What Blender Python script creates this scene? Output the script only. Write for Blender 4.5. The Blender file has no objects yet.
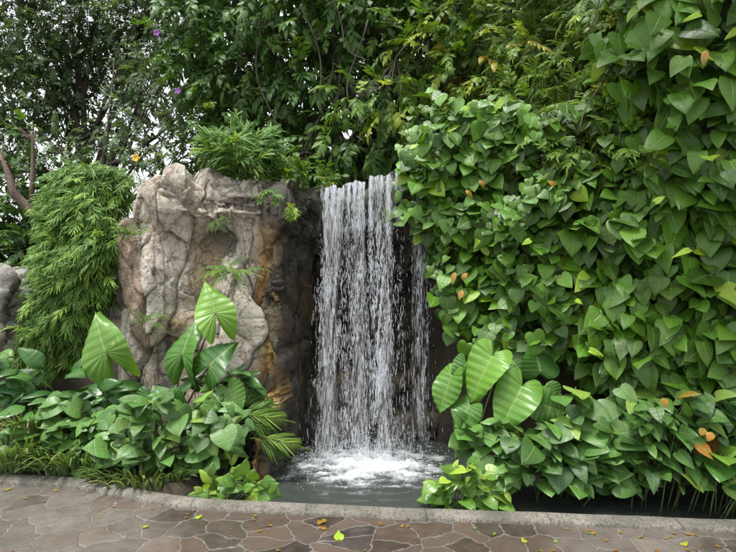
import bpy, math, random
import numpy as np
from mathutils import Vector
R = np.random.RandomState
F = 556.0; CH = 1.6
scene = bpy.context.scene
COL = scene.collection

def P(px, py, Y):
    """point at depth Y whose picture is near (px, py) of the 736x552 photograph"""
    return np.array([(px-368.0)/F*Y, Y, CH-(py-276.0)/F*Y])

# ---------------------------------------------------------------- noise
def _hash(ix, iy, iz, seed):
    h = (ix.astype(np.int64)*374761393 + iy.astype(np.int64)*668265263 + iz.astype(np.int64)*2147483647 + seed*974634777) & 0xffffffff
    h = ((h ^ (h >> 13))*1274126177) & 0xffffffff
    h = ((h ^ (h >> 16))*2246822519) & 0xffffffff
    return h ^ (h >> 15)
def perlin(p, seed=0):
    p = np.asarray(p, float); i = np.floor(p).astype(np.int64); f = p-i
    w = f*f*f*(f*(f*6-15)+10); out = 0
    for dx in (0, 1):
        for dy in (0, 1):
            for dz in (0, 1):
                h = _hash(i[:, 0]+dx, i[:, 1]+dy, i[:, 2]+dz, seed)
                gx = (h & 1023)/511.5-1; gy = ((h >> 10) & 1023)/511.5-1; gz = ((h >> 20) & 1023)/511.5-1
                d = gx*(f[:, 0]-dx)+gy*(f[:, 1]-dy)+gz*(f[:, 2]-dz)
                wx = w[:, 0] if dx else 1-w[:, 0]; wy = w[:, 1] if dy else 1-w[:, 1]; wz = w[:, 2] if dz else 1-w[:, 2]
                out = out+d*wx*wy*wz
    return out
def fbm(p, o=4, seed=0, ridged=False):
    a = 1.0; s = 0; q = np.asarray(p, float)
    for k in range(o):
        n = perlin(q, seed+k*17)
        s = s+a*((0.5-np.abs(n)*1.6) if ridged else n)
        a *= .5; q = q*2.03+7.1
    return s
def worley(p, seed=0):
    """faceted cells: returns F2-F1, cell random (3)"""
    p = np.asarray(p, float); i = np.floor(p).astype(np.int64)
    f1 = np.full(len(p), 9.0); f2 = f1.copy(); off = np.zeros((len(p), 3)); cr = np.zeros((len(p), 3))
    for dx in (-1, 0, 1):
        for dy in (-1, 0, 1):
            for dz in (-1, 0, 1):
                jx, jy, jz = i[:, 0]+dx, i[:, 1]+dy, i[:, 2]+dz
                h = _hash(jx, jy, jz, seed); h2 = _hash(jx, jy, jz, seed+5)
                c = np.stack([jx+(h & 1023)/1023., jy+((h >> 10) & 1023)/1023., jz+((h >> 20) & 1023)/1023.], 1)
                v = p-c; d = np.sqrt((v*v).sum(1))
                m = d < f1
                f2 = np.where(m, f1, np.minimum(f2, d)); f1 = np.where(m, d, f1)
                off[m] = v[m]
                cr[m] = np.stack([(h2 & 1023)/511.5-1, ((h2 >> 10) & 1023)/511.5-1, ((h2 >> 20) & 1023)/511.5-1], 1)[m]
    return f2-f1, off, cr
def sstep(a, b, x):
    t = np.clip((x-a)/(b-a), 0, 1); return t*t*(3-2*t)

# ---------------------------------------------------------------- mesh batch
class Batch:
    def __init__(s): s.V = []; s.L = []; s.C = []; s.U = []; s.A = []; s.n = 0
    def raw(s, v, loops, counts, uv=None, at=None):
        v = np.asarray(v, float)
        s.V.append(v); s.L.append(np.asarray(loops, np.int64)+s.n); s.C.append(np.asarray(counts, np.int64))
        s.U.append(np.zeros((len(v), 3)) if uv is None else np.asarray(uv, float))
        s.A.append(np.zeros((len(v), 3)) if at is None else np.asarray(at, float)*np.ones((len(v), 3)))
        s.n += len(v)
    def inst(s, T, pos, basis, scale, at):
        """T template dict; pos (n,3); basis (n,3,3) columns X,Y,Z; scale (n,) or (n,3); at (n,3)"""
        n = len(pos)
        if n == 0: return
        scale = np.asarray(scale, float)
        if scale.ndim == 1: scale = np.repeat(scale[:, None], 3, 1)
        v = T['v'][None]*scale[:, None, :]
        v = np.einsum('nij,nkj->nki', basis, v)+pos[:, None, :]
        k = len(T['v']); loops = T['l'][None]+(np.arange(n)*k)[:, None]
        a = at[:, None, :]+T['a'][None]
        s.raw(v.reshape(-1, 3), loops.ravel(), np.tile(T['c'], n), np.tile(T['u'], (n, 1)), a.reshape(-1, 3))
    def tube(s, pts, rad, sides=6, at=None):
        pts = np.asarray(pts, float); n = len(pts); rad = np.asarray(rad, float)*np.ones(n)
        tn = np.gradient(pts, axis=0); tn /= np.linalg.norm(tn, axis=1)[:, None]+1e-9
        ref = np.array([0.13, .97, .21]) if abs(tn[0][1]) < .8 else np.array([1., 0.1, 0])
        a = np.cross(tn, ref); a /= np.linalg.norm(a, axis=1)[:, None]+1e-9; b = np.cross(tn, a)
        th = np.arange(sides)/sides*2*math.pi
        v = pts[:, None, :]+rad[:, None, None]*(np.cos(th)[None, :, None]*a[:, None, :]+np.sin(th)[None, :, None]*b[:, None, :])
        i = np.arange(n-1)[:, None]*sides; j = np.arange(sides)[None]; j2 = (j+1) % sides
        q = np.stack([i+j, i+j2, i+sides+j2, i+sides+j], -1).reshape(-1)
        L = list(q); C = [4]*((n-1)*sides)
        L += list(range(sides))[::-1]; C.append(sides); L += list(range((n-1)*sides, n*sides)); C.append(sides)
        uv = np.stack([np.tile(np.ones(sides)*.5, n), np.repeat(np.linspace(0, 1, n), sides), np.zeros(n*sides)], 1)
        s.raw(v.reshape(-1, 3), L, C, uv, at)
    def build(s, name, mat, parent=None, smooth=True, loc=None):
        V = np.concatenate(s.V); L = np.concatenate(s.L); C = np.concatenate(s.C)
        if loc is None and parent is not None: loc0 = np.array(parent['_o'])
        else: loc0 = np.array(loc if loc is not None else (0, 0, 0), float)
        V = V-loc0
        me = bpy.data.meshes.new(name)
        me.vertices.add(len(V)); me.vertices.foreach_set('co', V.astype(np.float32).ravel())
        me.loops.add(len(L)); me.loops.foreach_set('vertex_index', L.astype(np.int32))
        me.polygons.add(len(C)); st = np.concatenate([[0], np.cumsum(C)[:-1]])
        me.polygons.foreach_set('loop_start', st.astype(np.int32))
        me.polygons.foreach_set('loop_total', C.astype(np.int32))
        me.polygons.foreach_set('use_smooth', np.full(len(C), smooth))
        for nm, arr in (('luv', s.U), ('lf', s.A)):
            at = me.attributes.new(nm, 'FLOAT_VECTOR', 'POINT'); at.data.foreach_set('vector', np.concatenate(arr).astype(np.float32).ravel())
        me.update(calc_edges=True); me.validate()
        me.materials.append(mat)
        o = bpy.data.objects.new(name, me); COL.objects.link(o)
        if parent is not None:
            o.parent = parent
            po = np.array(parent['_o']); o['_o'] = list(po)
        else:
            o.location = loc0; o['_o'] = list(loc0)
        return o
def thing(name, label, cat, loc, group=None, kind=None):
    o = bpy.data.objects.new(name, None); COL.objects.link(o); o.location = loc; o['_o'] = [float(x) for x in loc]
    o.empty_display_size = .1
    return tag(o, label, cat, group, kind)
def tag(o, label=None, cat=None, group=None, kind=None):
    if label: o['label'] = label
    if cat: o['category'] = cat
    if group: o['group'] = group
    if kind: o['kind'] = kind
    return o

# ---------------------------------------------------------------- materials
def newmat(name):
    m = bpy.data.materials.new(name); m.use_nodes = True; nt = m.node_tree
    for n in list(nt.nodes): nt.nodes.remove(n)
    out = nt.nodes.new('ShaderNodeOutputMaterial')
    return m, nt, out
class N:
    def __init__(s, nt): s.nt = nt
    def node(s, t, **k):
        n = s.nt.nodes.new(t)
        for a, b in k.items(): setattr(n, a, b)
        return n
    def lk(s, a, b): s.nt.links.new(a, b)
    def put(s, sock, v):
        if hasattr(v, 'is_output') or isinstance(v, bpy.types.NodeSocket): s.lk(v, sock)
        elif isinstance(v, (tuple, list)): sock.default_value = tuple(v)+((1,) if len(v) == 3 and len(sock.default_value) == 4 else ())
        else: sock.default_value = v
    def math(s, op, a, b=0.0, c=None, clamp=False):
        n = s.node('ShaderNodeMath', operation=op, use_clamp=clamp); s.put(n.inputs[0], a); s.put(n.inputs[1], b)
        if c is not None: s.put(n.inputs[2], c)
        return n.outputs[0]
    def mix(s, f, a, b, blend='MIX'):
        n = s.node('ShaderNodeMix', data_type='RGBA', blend_type=blend); n.clamp_factor = True
        s.put(n.inputs[0], f); s.put(n.inputs[6], a); s.put(n.inputs[7], b); return n.outputs[2]
    def noise(s, vec, scale, detail=4, rough=.55, dist=0.0):
        n = s.node('ShaderNodeTexNoise'); s.lk(vec, n.inputs['Vector']); n.inputs['Scale'].default_value = scale
        n.inputs['Detail'].default_value = detail; n.inputs['Roughness'].default_value = rough; n.inputs['Distortion'].default_value = dist
        return n
    def ramp(s, f, a, b):
        n = s.node('ShaderNodeMapRange', interpolation_type='SMOOTHSTEP'); s.put(n.inputs[0], f)
        n.inputs[1].default_value = a; n.inputs[2].default_value = b; return n.outputs[0]

def leaf_mat(name, dark, light, young, old=(.45, .2, .04), rough=.38, trans=.22, veins=6, vein=.35, spots=0.0, spec=.5):
    m, nt, out = newmat(name); k = N(nt)
    a = k.node('ShaderNodeAttribute', attribute_name='lf'); u = k.node('ShaderNodeAttribute', attribute_name='luv')
    sa = k.node('ShaderNodeSeparateXYZ'); k.lk(a.outputs['Vector'], sa.inputs[0])
    su = k.node('ShaderNodeSeparateXYZ'); k.lk(u.outputs['Vector'], su.inputs[0])
    tc = k.node('ShaderNodeTexCoord')
    c = k.mix(sa.outputs[0], dark, light)
    nz = k.noise(tc.outputs['Object'], 14, 3)
    c = k.mix(k.math('MULTIPLY', k.ramp(nz.outputs['Fac'], .35, .75), .35), c, light)
    c = k.mix(sa.outputs[1], c, young)
    nm = k.noise(tc.outputs['Object'], 28, 4, .6); c = k.mix(k.math('MULTIPLY', sa.outputs[2], k.ramp(nm.outputs['Fac'], .28, .52)), c, old)
    nb = k.noise(tc.outputs['Object'], 55, 3, .5); c = k.mix(k.math('MULTIPLY', k.ramp(nb.outputs['Fac'], .68, .74), .55), c, (.16, .11, .03))
    au = k.math('ABSOLUTE', su.outputs[0])
    mid = k.math('SUBTRACT', 1.0, k.ramp(au, .0, .09))
    fr = k.math('FRACT', k.math('MULTIPLY', su.outputs[1], float(veins)))
    tri = k.math('ABSOLUTE', k.math('SUBTRACT', fr, .5))
    lat = k.math('MULTIPLY', k.ramp(tri, .42, .5), k.math('SUBTRACT', 1.0, k.math('MULTIPLY', au, .6)))
    v = k.math('MAXIMUM', mid, k.math('MULTIPLY', lat, .6))
    veincol = k.mix(.55, c, (.32, .42, .14))
    c = k.mix(k.math('MULTIPLY', v, vein), c, veincol)
    if spots:
        n2 = k.noise(tc.outputs['Object'], 9, 5, .7)
        c = k.mix(k.math('MULTIPLY', k.ramp(n2.outputs['Fac'], .60, .68), spots), c, (.55, .5, .1))
    g = k.node('ShaderNodeNewGeometry')
    under = k.mix(.45, c, (.12, .19, .07))
    c2 = k.mix(g.outputs['Backfacing'], c, under)
    b = k.node('ShaderNodeBump'); b.inputs['Strength'].default_value = .6; b.inputs['Distance'].default_value = .005
    k.lk(k.math('MULTIPLY', v, -1.0), b.inputs['Height'])
    p = k.node('ShaderNodeBsdfPrincipled'); k.lk(c2, p.inputs['Base Color']); p.inputs['Roughness'].default_value = rough
    p.inputs['Specular IOR Level'].default_value = spec
    k.lk(b.outputs[0], p.inputs['Normal'])
    nr = k.noise(tc.outputs['Object'], 45, 5, .65); k.lk(k.math('ADD', rough-.1, k.math('MULTIPLY', nr.outputs['Fac'], .3)), p.inputs['Roughness'])
    t = k.node('ShaderNodeBsdfTranslucent'); tc2 = k.mix(1.0, c, (1.5, 1.35, .5), 'MULTIPLY'); k.lk(tc2, t.inputs[0])
    mx = k.node('ShaderNodeMixShader'); mx.inputs[0].default_value = trans
    k.lk(p.outputs[0], mx.inputs[1]); k.lk(t.outputs[0], mx.inputs[2]); k.lk(mx.outputs[0], out.inputs[0])
    return m
def bark_mat(name, c1, c2, scale=9):
    m, nt, out = newmat(name); k = N(nt); tc = k.node('ShaderNodeTexCoord')
    mp = k.node('ShaderNodeMapping'); mp.inputs['Scale'].default_value = (1, 1, .25); k.lk(tc.outputs['Object'], mp.inputs[0])
    n = k.noise(mp.outputs[0], scale, 8, .7); n2 = k.noise(mp.outputs[0], scale*6, 4, .6)
    c = k.mix(k.ramp(n.outputs['Fac'], .35, .68), c1, c2)
    b = k.node('ShaderNodeBump'); b.inputs['Strength'].default_value = .8; b.inputs['Distance'].default_value = .02; k.lk(n2.outputs['Fac'], b.inputs['Height'])
    p = k.node('ShaderNodeBsdfPrincipled'); k.lk(c, p.inputs['Base Color']); p.inputs['Roughness'].default_value = .85; k.lk(b.outputs[0], p.inputs['Normal'])
    k.lk(p.outputs[0], out.inputs[0]); return m
def stem_mat(name, c1, c2, rough=.5):
    m, nt, out = newmat(name); k = N(nt); tc = k.node('ShaderNodeTexCoord')
    n = k.noise(tc.outputs['Object'], 12, 3); c = k.mix(k.ramp(n.outputs['Fac'], .35, .65), c1, c2)
    p = k.node('ShaderNodeBsdfPrincipled'); k.lk(c, p.inputs['Base Color']); p.inputs['Roughness'].default_value = rough
    k.lk(p.outputs[0], out.inputs[0]); return m
def rock_mat(name, pale, tan, brown, dark, wet=0.0, moss=.5):
    """lf.x = ochre stain, lf.y = wet and algae, lf.z = block tone"""
    m, nt, out = newmat(name); k = N(nt); tc = k.node('ShaderNodeTexCoord'); ob = tc.outputs['Object']
    a = k.node('ShaderNodeAttribute', attribute_name='lf'); sa = k.node('ShaderNodeSeparateXYZ'); k.lk(a.outputs['Vector'], sa.inputs[0])
    n1 = k.noise(ob, 2.6, 8, .62, .2); n2 = k.noise(ob, 7.5, 8, .70, .15); n3 = k.noise(ob, 34, 7, .72); n4 = k.noise(ob, 120, 4, .7)
    c = k.mix(k.ramp(n1.outputs['Fac'], .36, .62), tan, pale)
    c = k.mix(k.math('MULTIPLY', k.ramp(sa.outputs[2], .35, .95), .8), c, brown)
    n5 = k.noise(ob, 1.7, 5, .6); c = k.mix(k.math('MULTIPLY', k.ramp(n5.outputs['Fac'], .52, .66), .55), c, (.30, .31, .31))
    c = k.mix(k.math('MULTIPLY', k.ramp(n2.outputs['Fac'], .54, .68), .7), c, brown)
    c = k.mix(k.math('MULTIPLY', k.ramp(n2.outputs['Fac'], .46, .32), .6), c, pale)
    c = k.mix(k.math('MULTIPLY', k.ramp(n3.outputs['Fac'], .56, .70), .7), c, dark)
    c = k.mix(k.math('MULTIPLY', k.ramp(n3.outputs['Fac'], .42, .30), .55), c, (.62, .60, .55))
    v = k.node('ShaderNodeTexVoronoi', feature='DISTANCE_TO_EDGE'); v.inputs['Scale'].default_value = 5.5
    wv = k.node('ShaderNodeVectorMath', operation='ADD'); k.lk(ob, wv.inputs[0])
    sc = k.node('ShaderNodeVectorMath', operation='SCALE'); k.lk(n2.outputs['Color'], sc.inputs[0]); sc.inputs['Scale'].default_value = .35; k.lk(sc.outputs[0], wv.inputs[1]); k.lk(wv.outputs[0], v.inputs['Vector'])
    crack = k.ramp(v.outputs['Distance'], .035, .0)
    c = k.mix(k.math('MULTIPLY', crack, k.math('MULTIPLY', k.ramp(n1.outputs['Fac'], .45, .65), .5)), c, dark)
    och = k.mix(n2.outputs['Fac'], (.34, .18, .055), (.50, .33, .12))
    c = k.mix(k.math('MULTIPLY', k.math('MULTIPLY', sa.outputs[0], 1.25, None, True), k.ramp(n3.outputs['Fac'], .12, .42)), c, och)
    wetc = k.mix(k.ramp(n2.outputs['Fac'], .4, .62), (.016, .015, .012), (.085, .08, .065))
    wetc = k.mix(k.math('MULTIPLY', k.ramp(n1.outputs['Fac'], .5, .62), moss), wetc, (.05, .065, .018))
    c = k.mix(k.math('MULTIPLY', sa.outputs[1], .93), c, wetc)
    g = k.node('ShaderNodeNewGeometry'); sg = k.node('ShaderNodeSeparateXYZ'); k.lk(g.outputs['Normal'], sg.inputs[0])
    mo = k.math('MULTIPLY', k.ramp(sg.outputs[2], .25, .8), k.ramp(n1.outputs['Fac'], .42, .58))
    c = k.mix(k.math('MULTIPLY', mo, moss), c, (.07, .085, .025))
    h = k.math('ADD', k.math('MULTIPLY', n2.outputs['Fac'], .9), k.math('ADD', k.math('MULTIPLY', n3.outputs['Fac'], .45), k.math('MULTIPLY', n4.outputs['Fac'], .16)))
    h = k.math('SUBTRACT', h, k.math('MULTIPLY', crack, .25))
    b = k.node('ShaderNodeBump'); b.inputs['Strength'].default_value = 1; b.inputs['Distance'].default_value = .05; k.lk(h, b.inputs['Height'])
    p = k.node('ShaderNodeBsdfPrincipled'); k.lk(c, p.inputs['Base Color']); k.lk(b.outputs[0], p.inputs['Normal'])
    r = k.math('SUBTRACT', .88, k.math('MULTIPLY', sa.outputs[1], .62)); k.lk(r, p.inputs['Roughness'])
    k.lk(p.outputs[0], out.inputs[0]); return m

# ---------------------------------------------------------------- leaf templates
OUT = {
 'heart': [(0, 0), (.10, -.10), (.26, -.17), (.43, -.11), (.53, .07), (.52, .28), (.44, .48), (.30, .67), (.14, .85), (0, 1)],
 'heartlong': [(0, 0), (.09, -.08), (.22, -.11), (.34, -.03), (.38, .14), (.35, .35), (.28, .55), (.18, .75), (.08, .9), (0, 1)],
 'taro': [(0, 0), (.03, -.22), (.09, -.50), (.18, -.76), (.27, -.84), (.35, -.66), (.43, -.36), (.47, -.08), (.43, .18), (.34, .40), (.24, .60), (.13, .80), (.05, .96), (0, 1.10)],
 'tarobroad': [(0, 0), (.05, -.14), (.14, -.26), (.26, -.30), (.38, -.22), (.48, -.04), (.52, .16), (.49, .38), (.41, .58), (.28, .76), (.14, .92), (0, 1.04)],
 'arrow': [(0, 0), (.07, -.10), (.20, -.28), (.34, -.36), (.36, -.16), (.30, .04), (.33, .25), (.27, .5), (.15, .78), (0, 1)],
 'oval': [(0, 0), (.12, .07), (.22, .22), (.25, .42), (.21, .65), (.11, .86), (0, 1)],
 'ovate': [(0, 0), (.20, .18), (.24, .42), (.13, .76), (0, 1)],
 'lance': [(0, 0), (.075, .22), (.07, .6), (0, 1)],
 'strap': [(0, 0), (.028, .1), (.035, .4), (.03, .7), (0, 1)],
}
def resample(pts, n):
    p = np.array(pts, float)
    d = np.concatenate([[0], np.cumsum(np.linalg.norm(np.diff(p, axis=0), axis=1))]); t = np.linspace(0, d[-1], n)
    q = np.stack([np.interp(t, d, p[:, 0]), np.interp(t, d, p[:, 1])], 1)
    if n > 9:
        for _ in range(1 if n < 30 else 2): q[1:-1] = (q[:-2]+2*q[1:-1]+q[2:])/4
    return q
def blade(kind, rows=9, cols=2, fold=.25, curve=.35, ripple=0.0, K=6, twist=0.0, wave=0.0, seed=0):
    q = resample(OUT[kind], rows); n = rows; r = R(seed)
    u = np.linspace(-1, 1, 2*cols+1); V = []; U = []
    my = np.clip(q[:, 1], 0, 1)
    a1, a2 = r.rand(2)*6.28
    for i in range(n):
        for t in u:
            x = q[i, 0]*t; y = my[i]+(q[i, 1]-my[i])*abs(t)
            z = fold*abs(x)-curve*y*y*.5-(curve*.6*y*y if y < 0 else 0)
            z += -.25*fold*abs(t)**3
            v = i/(n-1)
            z += ripple*math.cos(2*math.pi*K*v)*(.35+abs(t))*.5*min(1, 4*q[i, 0])
            z += wave*math.sin(v*9+(a1 if t > 0 else a2))*abs(t)**2
            z += twist*x*y
            V.append((x, y, z)); U.append((t, v, 0))
    m = 2*cols+1; L = []; C = []
    for i in range(n-1):
        for j in range(m-1):
            L += [i*m+j, i*m+j+1, (i+1)*m+j+1, (i+1)*m+j]; C.append(4)
    return dict(v=np.array(V), l=np.array(L), c=np.array(C), u=np.array(U), a=np.zeros((len(V), 3)))
def merge(parts):
    V = []; L = []; C = []; U = []; A = []; n = 0
    for T in parts:
        V.append(T['v']); L.append(T['l']+n); C.append(T['c']); U.append(T['u']); A.append(T['a']); n += len(T['v'])
    return dict(v=np.concatenate(V), l=np.concatenate(L), c=np.concatenate(C), u=np.concatenate(U), a=np.concatenate(A))
def xform(T, pos, B, s, a=(0, 0, 0)):
    return dict(v=(T['v']*s)@np.array(B).T+np.array(pos), l=T['l'], c=T['c'], u=T['u'], a=T['a']+np.array(a))
def frame(d, up):
    d = np.atleast_2d(np.asarray(d, float)); up = np.atleast_2d(np.asarray(up, float))*np.ones_like(d)
    y = d/(np.linalg.norm(d, axis=1)[:, None]+1e-9)
    x = np.cross(y, up); ln = np.linalg.norm(x, axis=1)[:, None]; x = np.where(ln > 1e-4, x/(ln+1e-9), np.array([1., 0, 0])); z = np.cross(x, y)
    return np.stack([x, y, z], 2)
def stemT(pts, rad, sides=3):
    b = Batch(); b.tube(pts, rad, sides); return dict(v=b.V[0], l=b.L[0], c=b.C[0], u=b.U[0]+np.array([0, 0, 1]), a=b.A[0])
def sprig(leaves, n, length, size, ang=55, droop=.5, seed=0, tip=True, sizevar=.3, flat=.3, pair=False, taper=.0, stemr=.004, jitter=.15):
    r = R(seed); ts = np.linspace(0, 1, 6)
    path = lambda t: np.array([0.06*length*math.sin(3*t), t*length*(1-.12*droop*t), -droop*length*t*t*.6])
    T = [stemT([path(t) for t in ts], np.linspace(stemr, stemr*.4, 6))]
    for i in range(n):
        t = .12+.86*(i+.5)/n
        for sgn in ((-1, 1) if pair else ((-1)**i,)):
            a = math.radians(ang+r.uniform(-14, 14))*(1-.35*t)
            d = np.array([sgn*math.sin(a), math.cos(a), -droop*t*.9+r.uniform(-flat, flat)])
            up = np.array([r.uniform(-.3, .3)+sgn*.15, r.uniform(-.1, .5), 1])
            s = size*(1+r.uniform(-sizevar, sizevar))*(1-taper*abs(t-.45)*1.6)
            T.append(xform(leaves[r.randint(len(leaves))], path(t), frame(d, up)[0], s, (r.uniform(-jitter, jitter), 0, 0)))
    if tip:
        d = path(1)-path(.9); T.append(xform(leaves[0], path(1), frame(d, (0, .2, 1))[0], size*.9))
    return merge(T)

heartL = [blade('heart', 9, 2, f, c, wave=.03, seed=i) for i, (f, c) in enumerate([(.12, .22), (.28, .35), (.02, .12), (.18, .5)])]
longL = [blade('heartlong', 9, 2, f, c, wave=.03, seed=i+9) for i, (f, c) in enumerate([(.14, .25), (.32, .4), (.05, .55)])]
arrowL = [blade('arrow', 11, 2, f, c, wave=.03, seed=i+20) for i, (f, c) in enumerate([(.15, .3), (.3, .45), (.08, .6)])]
ovalL = [blade('oval', 8, 2, f, c, wave=.02, seed=i+30) for i, (f, c) in enumerate([(.4, .5), (.6, .8), (.2, .3)])]
ovateL = [blade('ovate', 5, 1, f, c, seed=i) for i, (f, c) in enumerate([(.3, .4), (.5, .7), (.1, .2)])]
lanceL = [blade('lance', 4, 1, .4, c) for c in (.5, .9, .2)]
bambooS = [sprig(lanceL, 10, .19, .095, 44, .45, s, sizevar=.3, taper=.3, stemr=.0016, jitter=.2) for s in range(5)]
broadS = [sprig(ovateL, 8, .30, .13, 52, .55, s+10, flat=.45, stemr=.0028) for s in range(5)]
smallS = [sprig(ovateL, 9, .26, .085, 55, .4, s+20, flat=.6, stemr=.002) for s in range(5)]
tinyS = [sprig(lanceL+ovateL[:1], 7, .22, .090, 58, .35, s+40, pair=True, flat=.12, taper=.6, stemr=.0016, sizevar=.12) for s in range(4)]
tuftS = [sprig(lanceL, 8, .20, .17, 34, .7, s+90, sizevar=.3, stemr=.0016, jitter=.2) for s in range(4)]
fernS = [sprig(lanceL, 13, .30, .075, 72, .75, s+60, pair=True, flat=.08, taper=.9, stemr=.0015, sizevar=.1) for s in range(4)]
palmS = [sprig([blade('strap', 6, 1, .5, c_) for c_ in (.3, .7, 1.1)], 11, .42, .34, 46, .9, s+70, pair=True, flat=.06, taper=.55, stemr=.004, sizevar=.08) for s in range(3)]

# ---------------------------------------------------------------- materials used
M = {}
M['bamboo'] = leaf_mat('bamboo_leaf', (.045, .11, .012), (.15, .30, .04), (.26, .42, .06), rough=.45, trans=.3, vein=.15)
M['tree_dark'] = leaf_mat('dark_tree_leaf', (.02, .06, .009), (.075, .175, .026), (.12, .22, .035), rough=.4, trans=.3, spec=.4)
M['tree_hazed'] = leaf_mat('hazed_tree_leaf', (.04, .08, .03), (.11, .19, .075), (.18, .28, .09), rough=.4, trans=.32, spec=.5)  # haze painted into the leaf colour: lighter, greyer greens
M['tree_mid'] = leaf_mat('mid_tree_leaf', (.03, .085, .008), (.10, .21, .018), (.28, .36, .025), old=(.38, .25, .03), rough=.42, trans=.32, spec=.4)
M['yellowgreen'] = leaf_mat('yellow_green_leaf', (.05, .12, .010), (.14, .26, .022), (.28, .38, .03), old=(.45, .28, .04), rough=.42, trans=.3)
M['heart'] = leaf_mat('heart_vine_leaf', (.012, .050, .004), (.090, .245, .010), (.25, .40, .018), old=(.36, .155, .006), rough=.42, trans=.2, veins=6, vein=.5, spec=.55)
M['long'] = leaf_mat('long_vine_leaf', (.012, .048, .004), (.088, .235, .012), (.27, .42, .018), old=(.28, .11, .008), rough=.42, trans=.2, veins=7, vein=.5, spec=.55)
M['taro'] = leaf_mat('big_arrow_leaf', (.022, .085, .012), (.075, .21, .03), (.18, .36, .04), rough=.32, trans=.25, veins=13, vein=.85, spec=.5)
M['taro_spot'] = leaf_mat('blotched_arrow_leaf', (.04, .12, .02), (.10, .24, .035), (.20, .36, .05), rough=.34, trans=.28, veins=13, vein=.85, spots=.8)
M['syn'] = leaf_mat('arrowhead_leaf', (.013, .055, .009), (.080, .20, .032), (.20, .32, .05), old=(.34, .14, .01), rough=.42, trans=.18, veins=6, vein=.5, spec=.55)
M['lily'] = leaf_mat('lily_leaf', (.010, .052, .010), (.050, .155, .026), (.16, .31, .04), rough=.3, trans=.2, veins=7, vein=.3, spec=.45)
M['pothos'] = leaf_mat('bright_pond_leaf', (.05, .13, .02), (.12, .26, .035), (.30, .44, .05), rough=.28, trans=.28, veins=5, vein=.4)
M['grass'] = leaf_mat('grass_blade', (.045, .10, .02), (.11, .20, .045), (.35, .40, .16), rough=.4, trans=.3, vein=.2)
M['fern'] = leaf_mat('fern_leaf', (.045, .12, .015), (.12, .26, .04), (.26, .40, .07), rough=.5, trans=.35, vein=.1)
M['bark'] = bark_mat('dark_bark', (.035, .027, .02), (.11, .085, .065))
M['bark_brown'] = bark_mat('brown_bark', (.06, .04, .028), (.16, .11, .08))
M['stem'] = stem_mat('green_stem', (.06, .10, .03), (.12, .17, .05))
M['stem_dark'] = stem_mat('purple_stem', (.05, .03, .025), (.10, .07, .04))
M['rock'] = rock_mat('tan_rock', (.64, .59, .50), (.50, .435, .35), (.34, .23, .155), (.085, .07, .055), moss=.12)
M['rock_grey'] = rock_mat('grey_rock', (.42, .40, .37), (.30, .28, .26), (.20, .17, .14), (.06, .055, .05), moss=.2)
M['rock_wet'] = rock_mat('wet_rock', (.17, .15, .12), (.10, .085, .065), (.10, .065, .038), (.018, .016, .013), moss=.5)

# ---------------------------------------------------------------- setting: kerb line, ground, paving, water
KX = np.array([-30, -6, -4.2, -2.9, -2.4, -2.05, -1.75, -1.45, -1.0, -.5, 0, .6, 1.2, 2.4, 4, 8, 30])
KY = np.array([5.4, 4.65, 4.46, 4.36, 4.32, 4.22, 4.07, 3.94, 3.85, 3.80, 3.74, 3.69, 3.64, 3.53, 3.42, 3.1, 2.2])
def kerb_y(x):
    x = np.asarray(x, float); s = 0
    for d in (-.25, -.12, 0, .12, .25): s = s+np.interp(x+d, KX, KY)
    return s/5
def grid_mesh(name, xs, ys, zf, mat, parent=None, at=None, loc=None):
    X, Y = np.meshgrid(xs, ys); Z = zf(X, Y); V = np.stack([X, Y, Z], -1).reshape(-1, 3)
    nx, ny = len(xs), len(ys); i = np.arange(ny-1)[:, None]*nx; j = np.arange(nx-1)[None]
    q = np.stack([i+j, i+j+1, i+nx+j+1, i+nx+j], -1).reshape(-1)
    b = Batch(); b.raw(V, q, np.full((nx-1)*(ny-1), 4), None, at); return b.build(name, mat, parent, loc=loc)
def axis(lo, hi, step, far):
    a = list(np.arange(lo, hi+1e-6, step)); s = step; x = a[-1]
    while x < far: s *= 1.35; x += s; a.append(x)
    s = step; x = a[0]
    while x > -far: s *= 1.35; x -= s; a.insert(0, x)
    return np.array(a)
def ground_z(X, Y):
    X = np.asarray(X, float); Y = np.asarray(Y, float); k = kerb_y(X)
    bed = .02+.10*sstep(0, .7, Y-k)+.04*np.sin(X*5)*np.cos(Y*4)
    z = np.where(Y < k+.12, -.14, bed)
    pool = sstep(-1.35, -1.12, X)*sstep(k+.03, k+.05, Y)*(1-sstep(6.1, 6.4, Y))*(1-sstep(5.0, 5.6, X))
    z = z*(1-pool)-.6*pool
    H = 1.0+1.7*sstep(-3.2, -1.6, X)+1.6*sstep(-.6, 2.0, X)
    hill = sstep(5.9, 6.9, Y)*H*.65+sstep(6.9, 10.5, Y)*H*.75
    hill = hill*(1-sstep(18, 40, Y))*(1-sstep(9, 25, np.abs(X)))
    return z+hill+.12*perlin(np.stack([X.ravel()*.9, Y.ravel()*.9, 0*X.ravel()], 1), 3).reshape(X.shape)*sstep(6, 7, Y)
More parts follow.
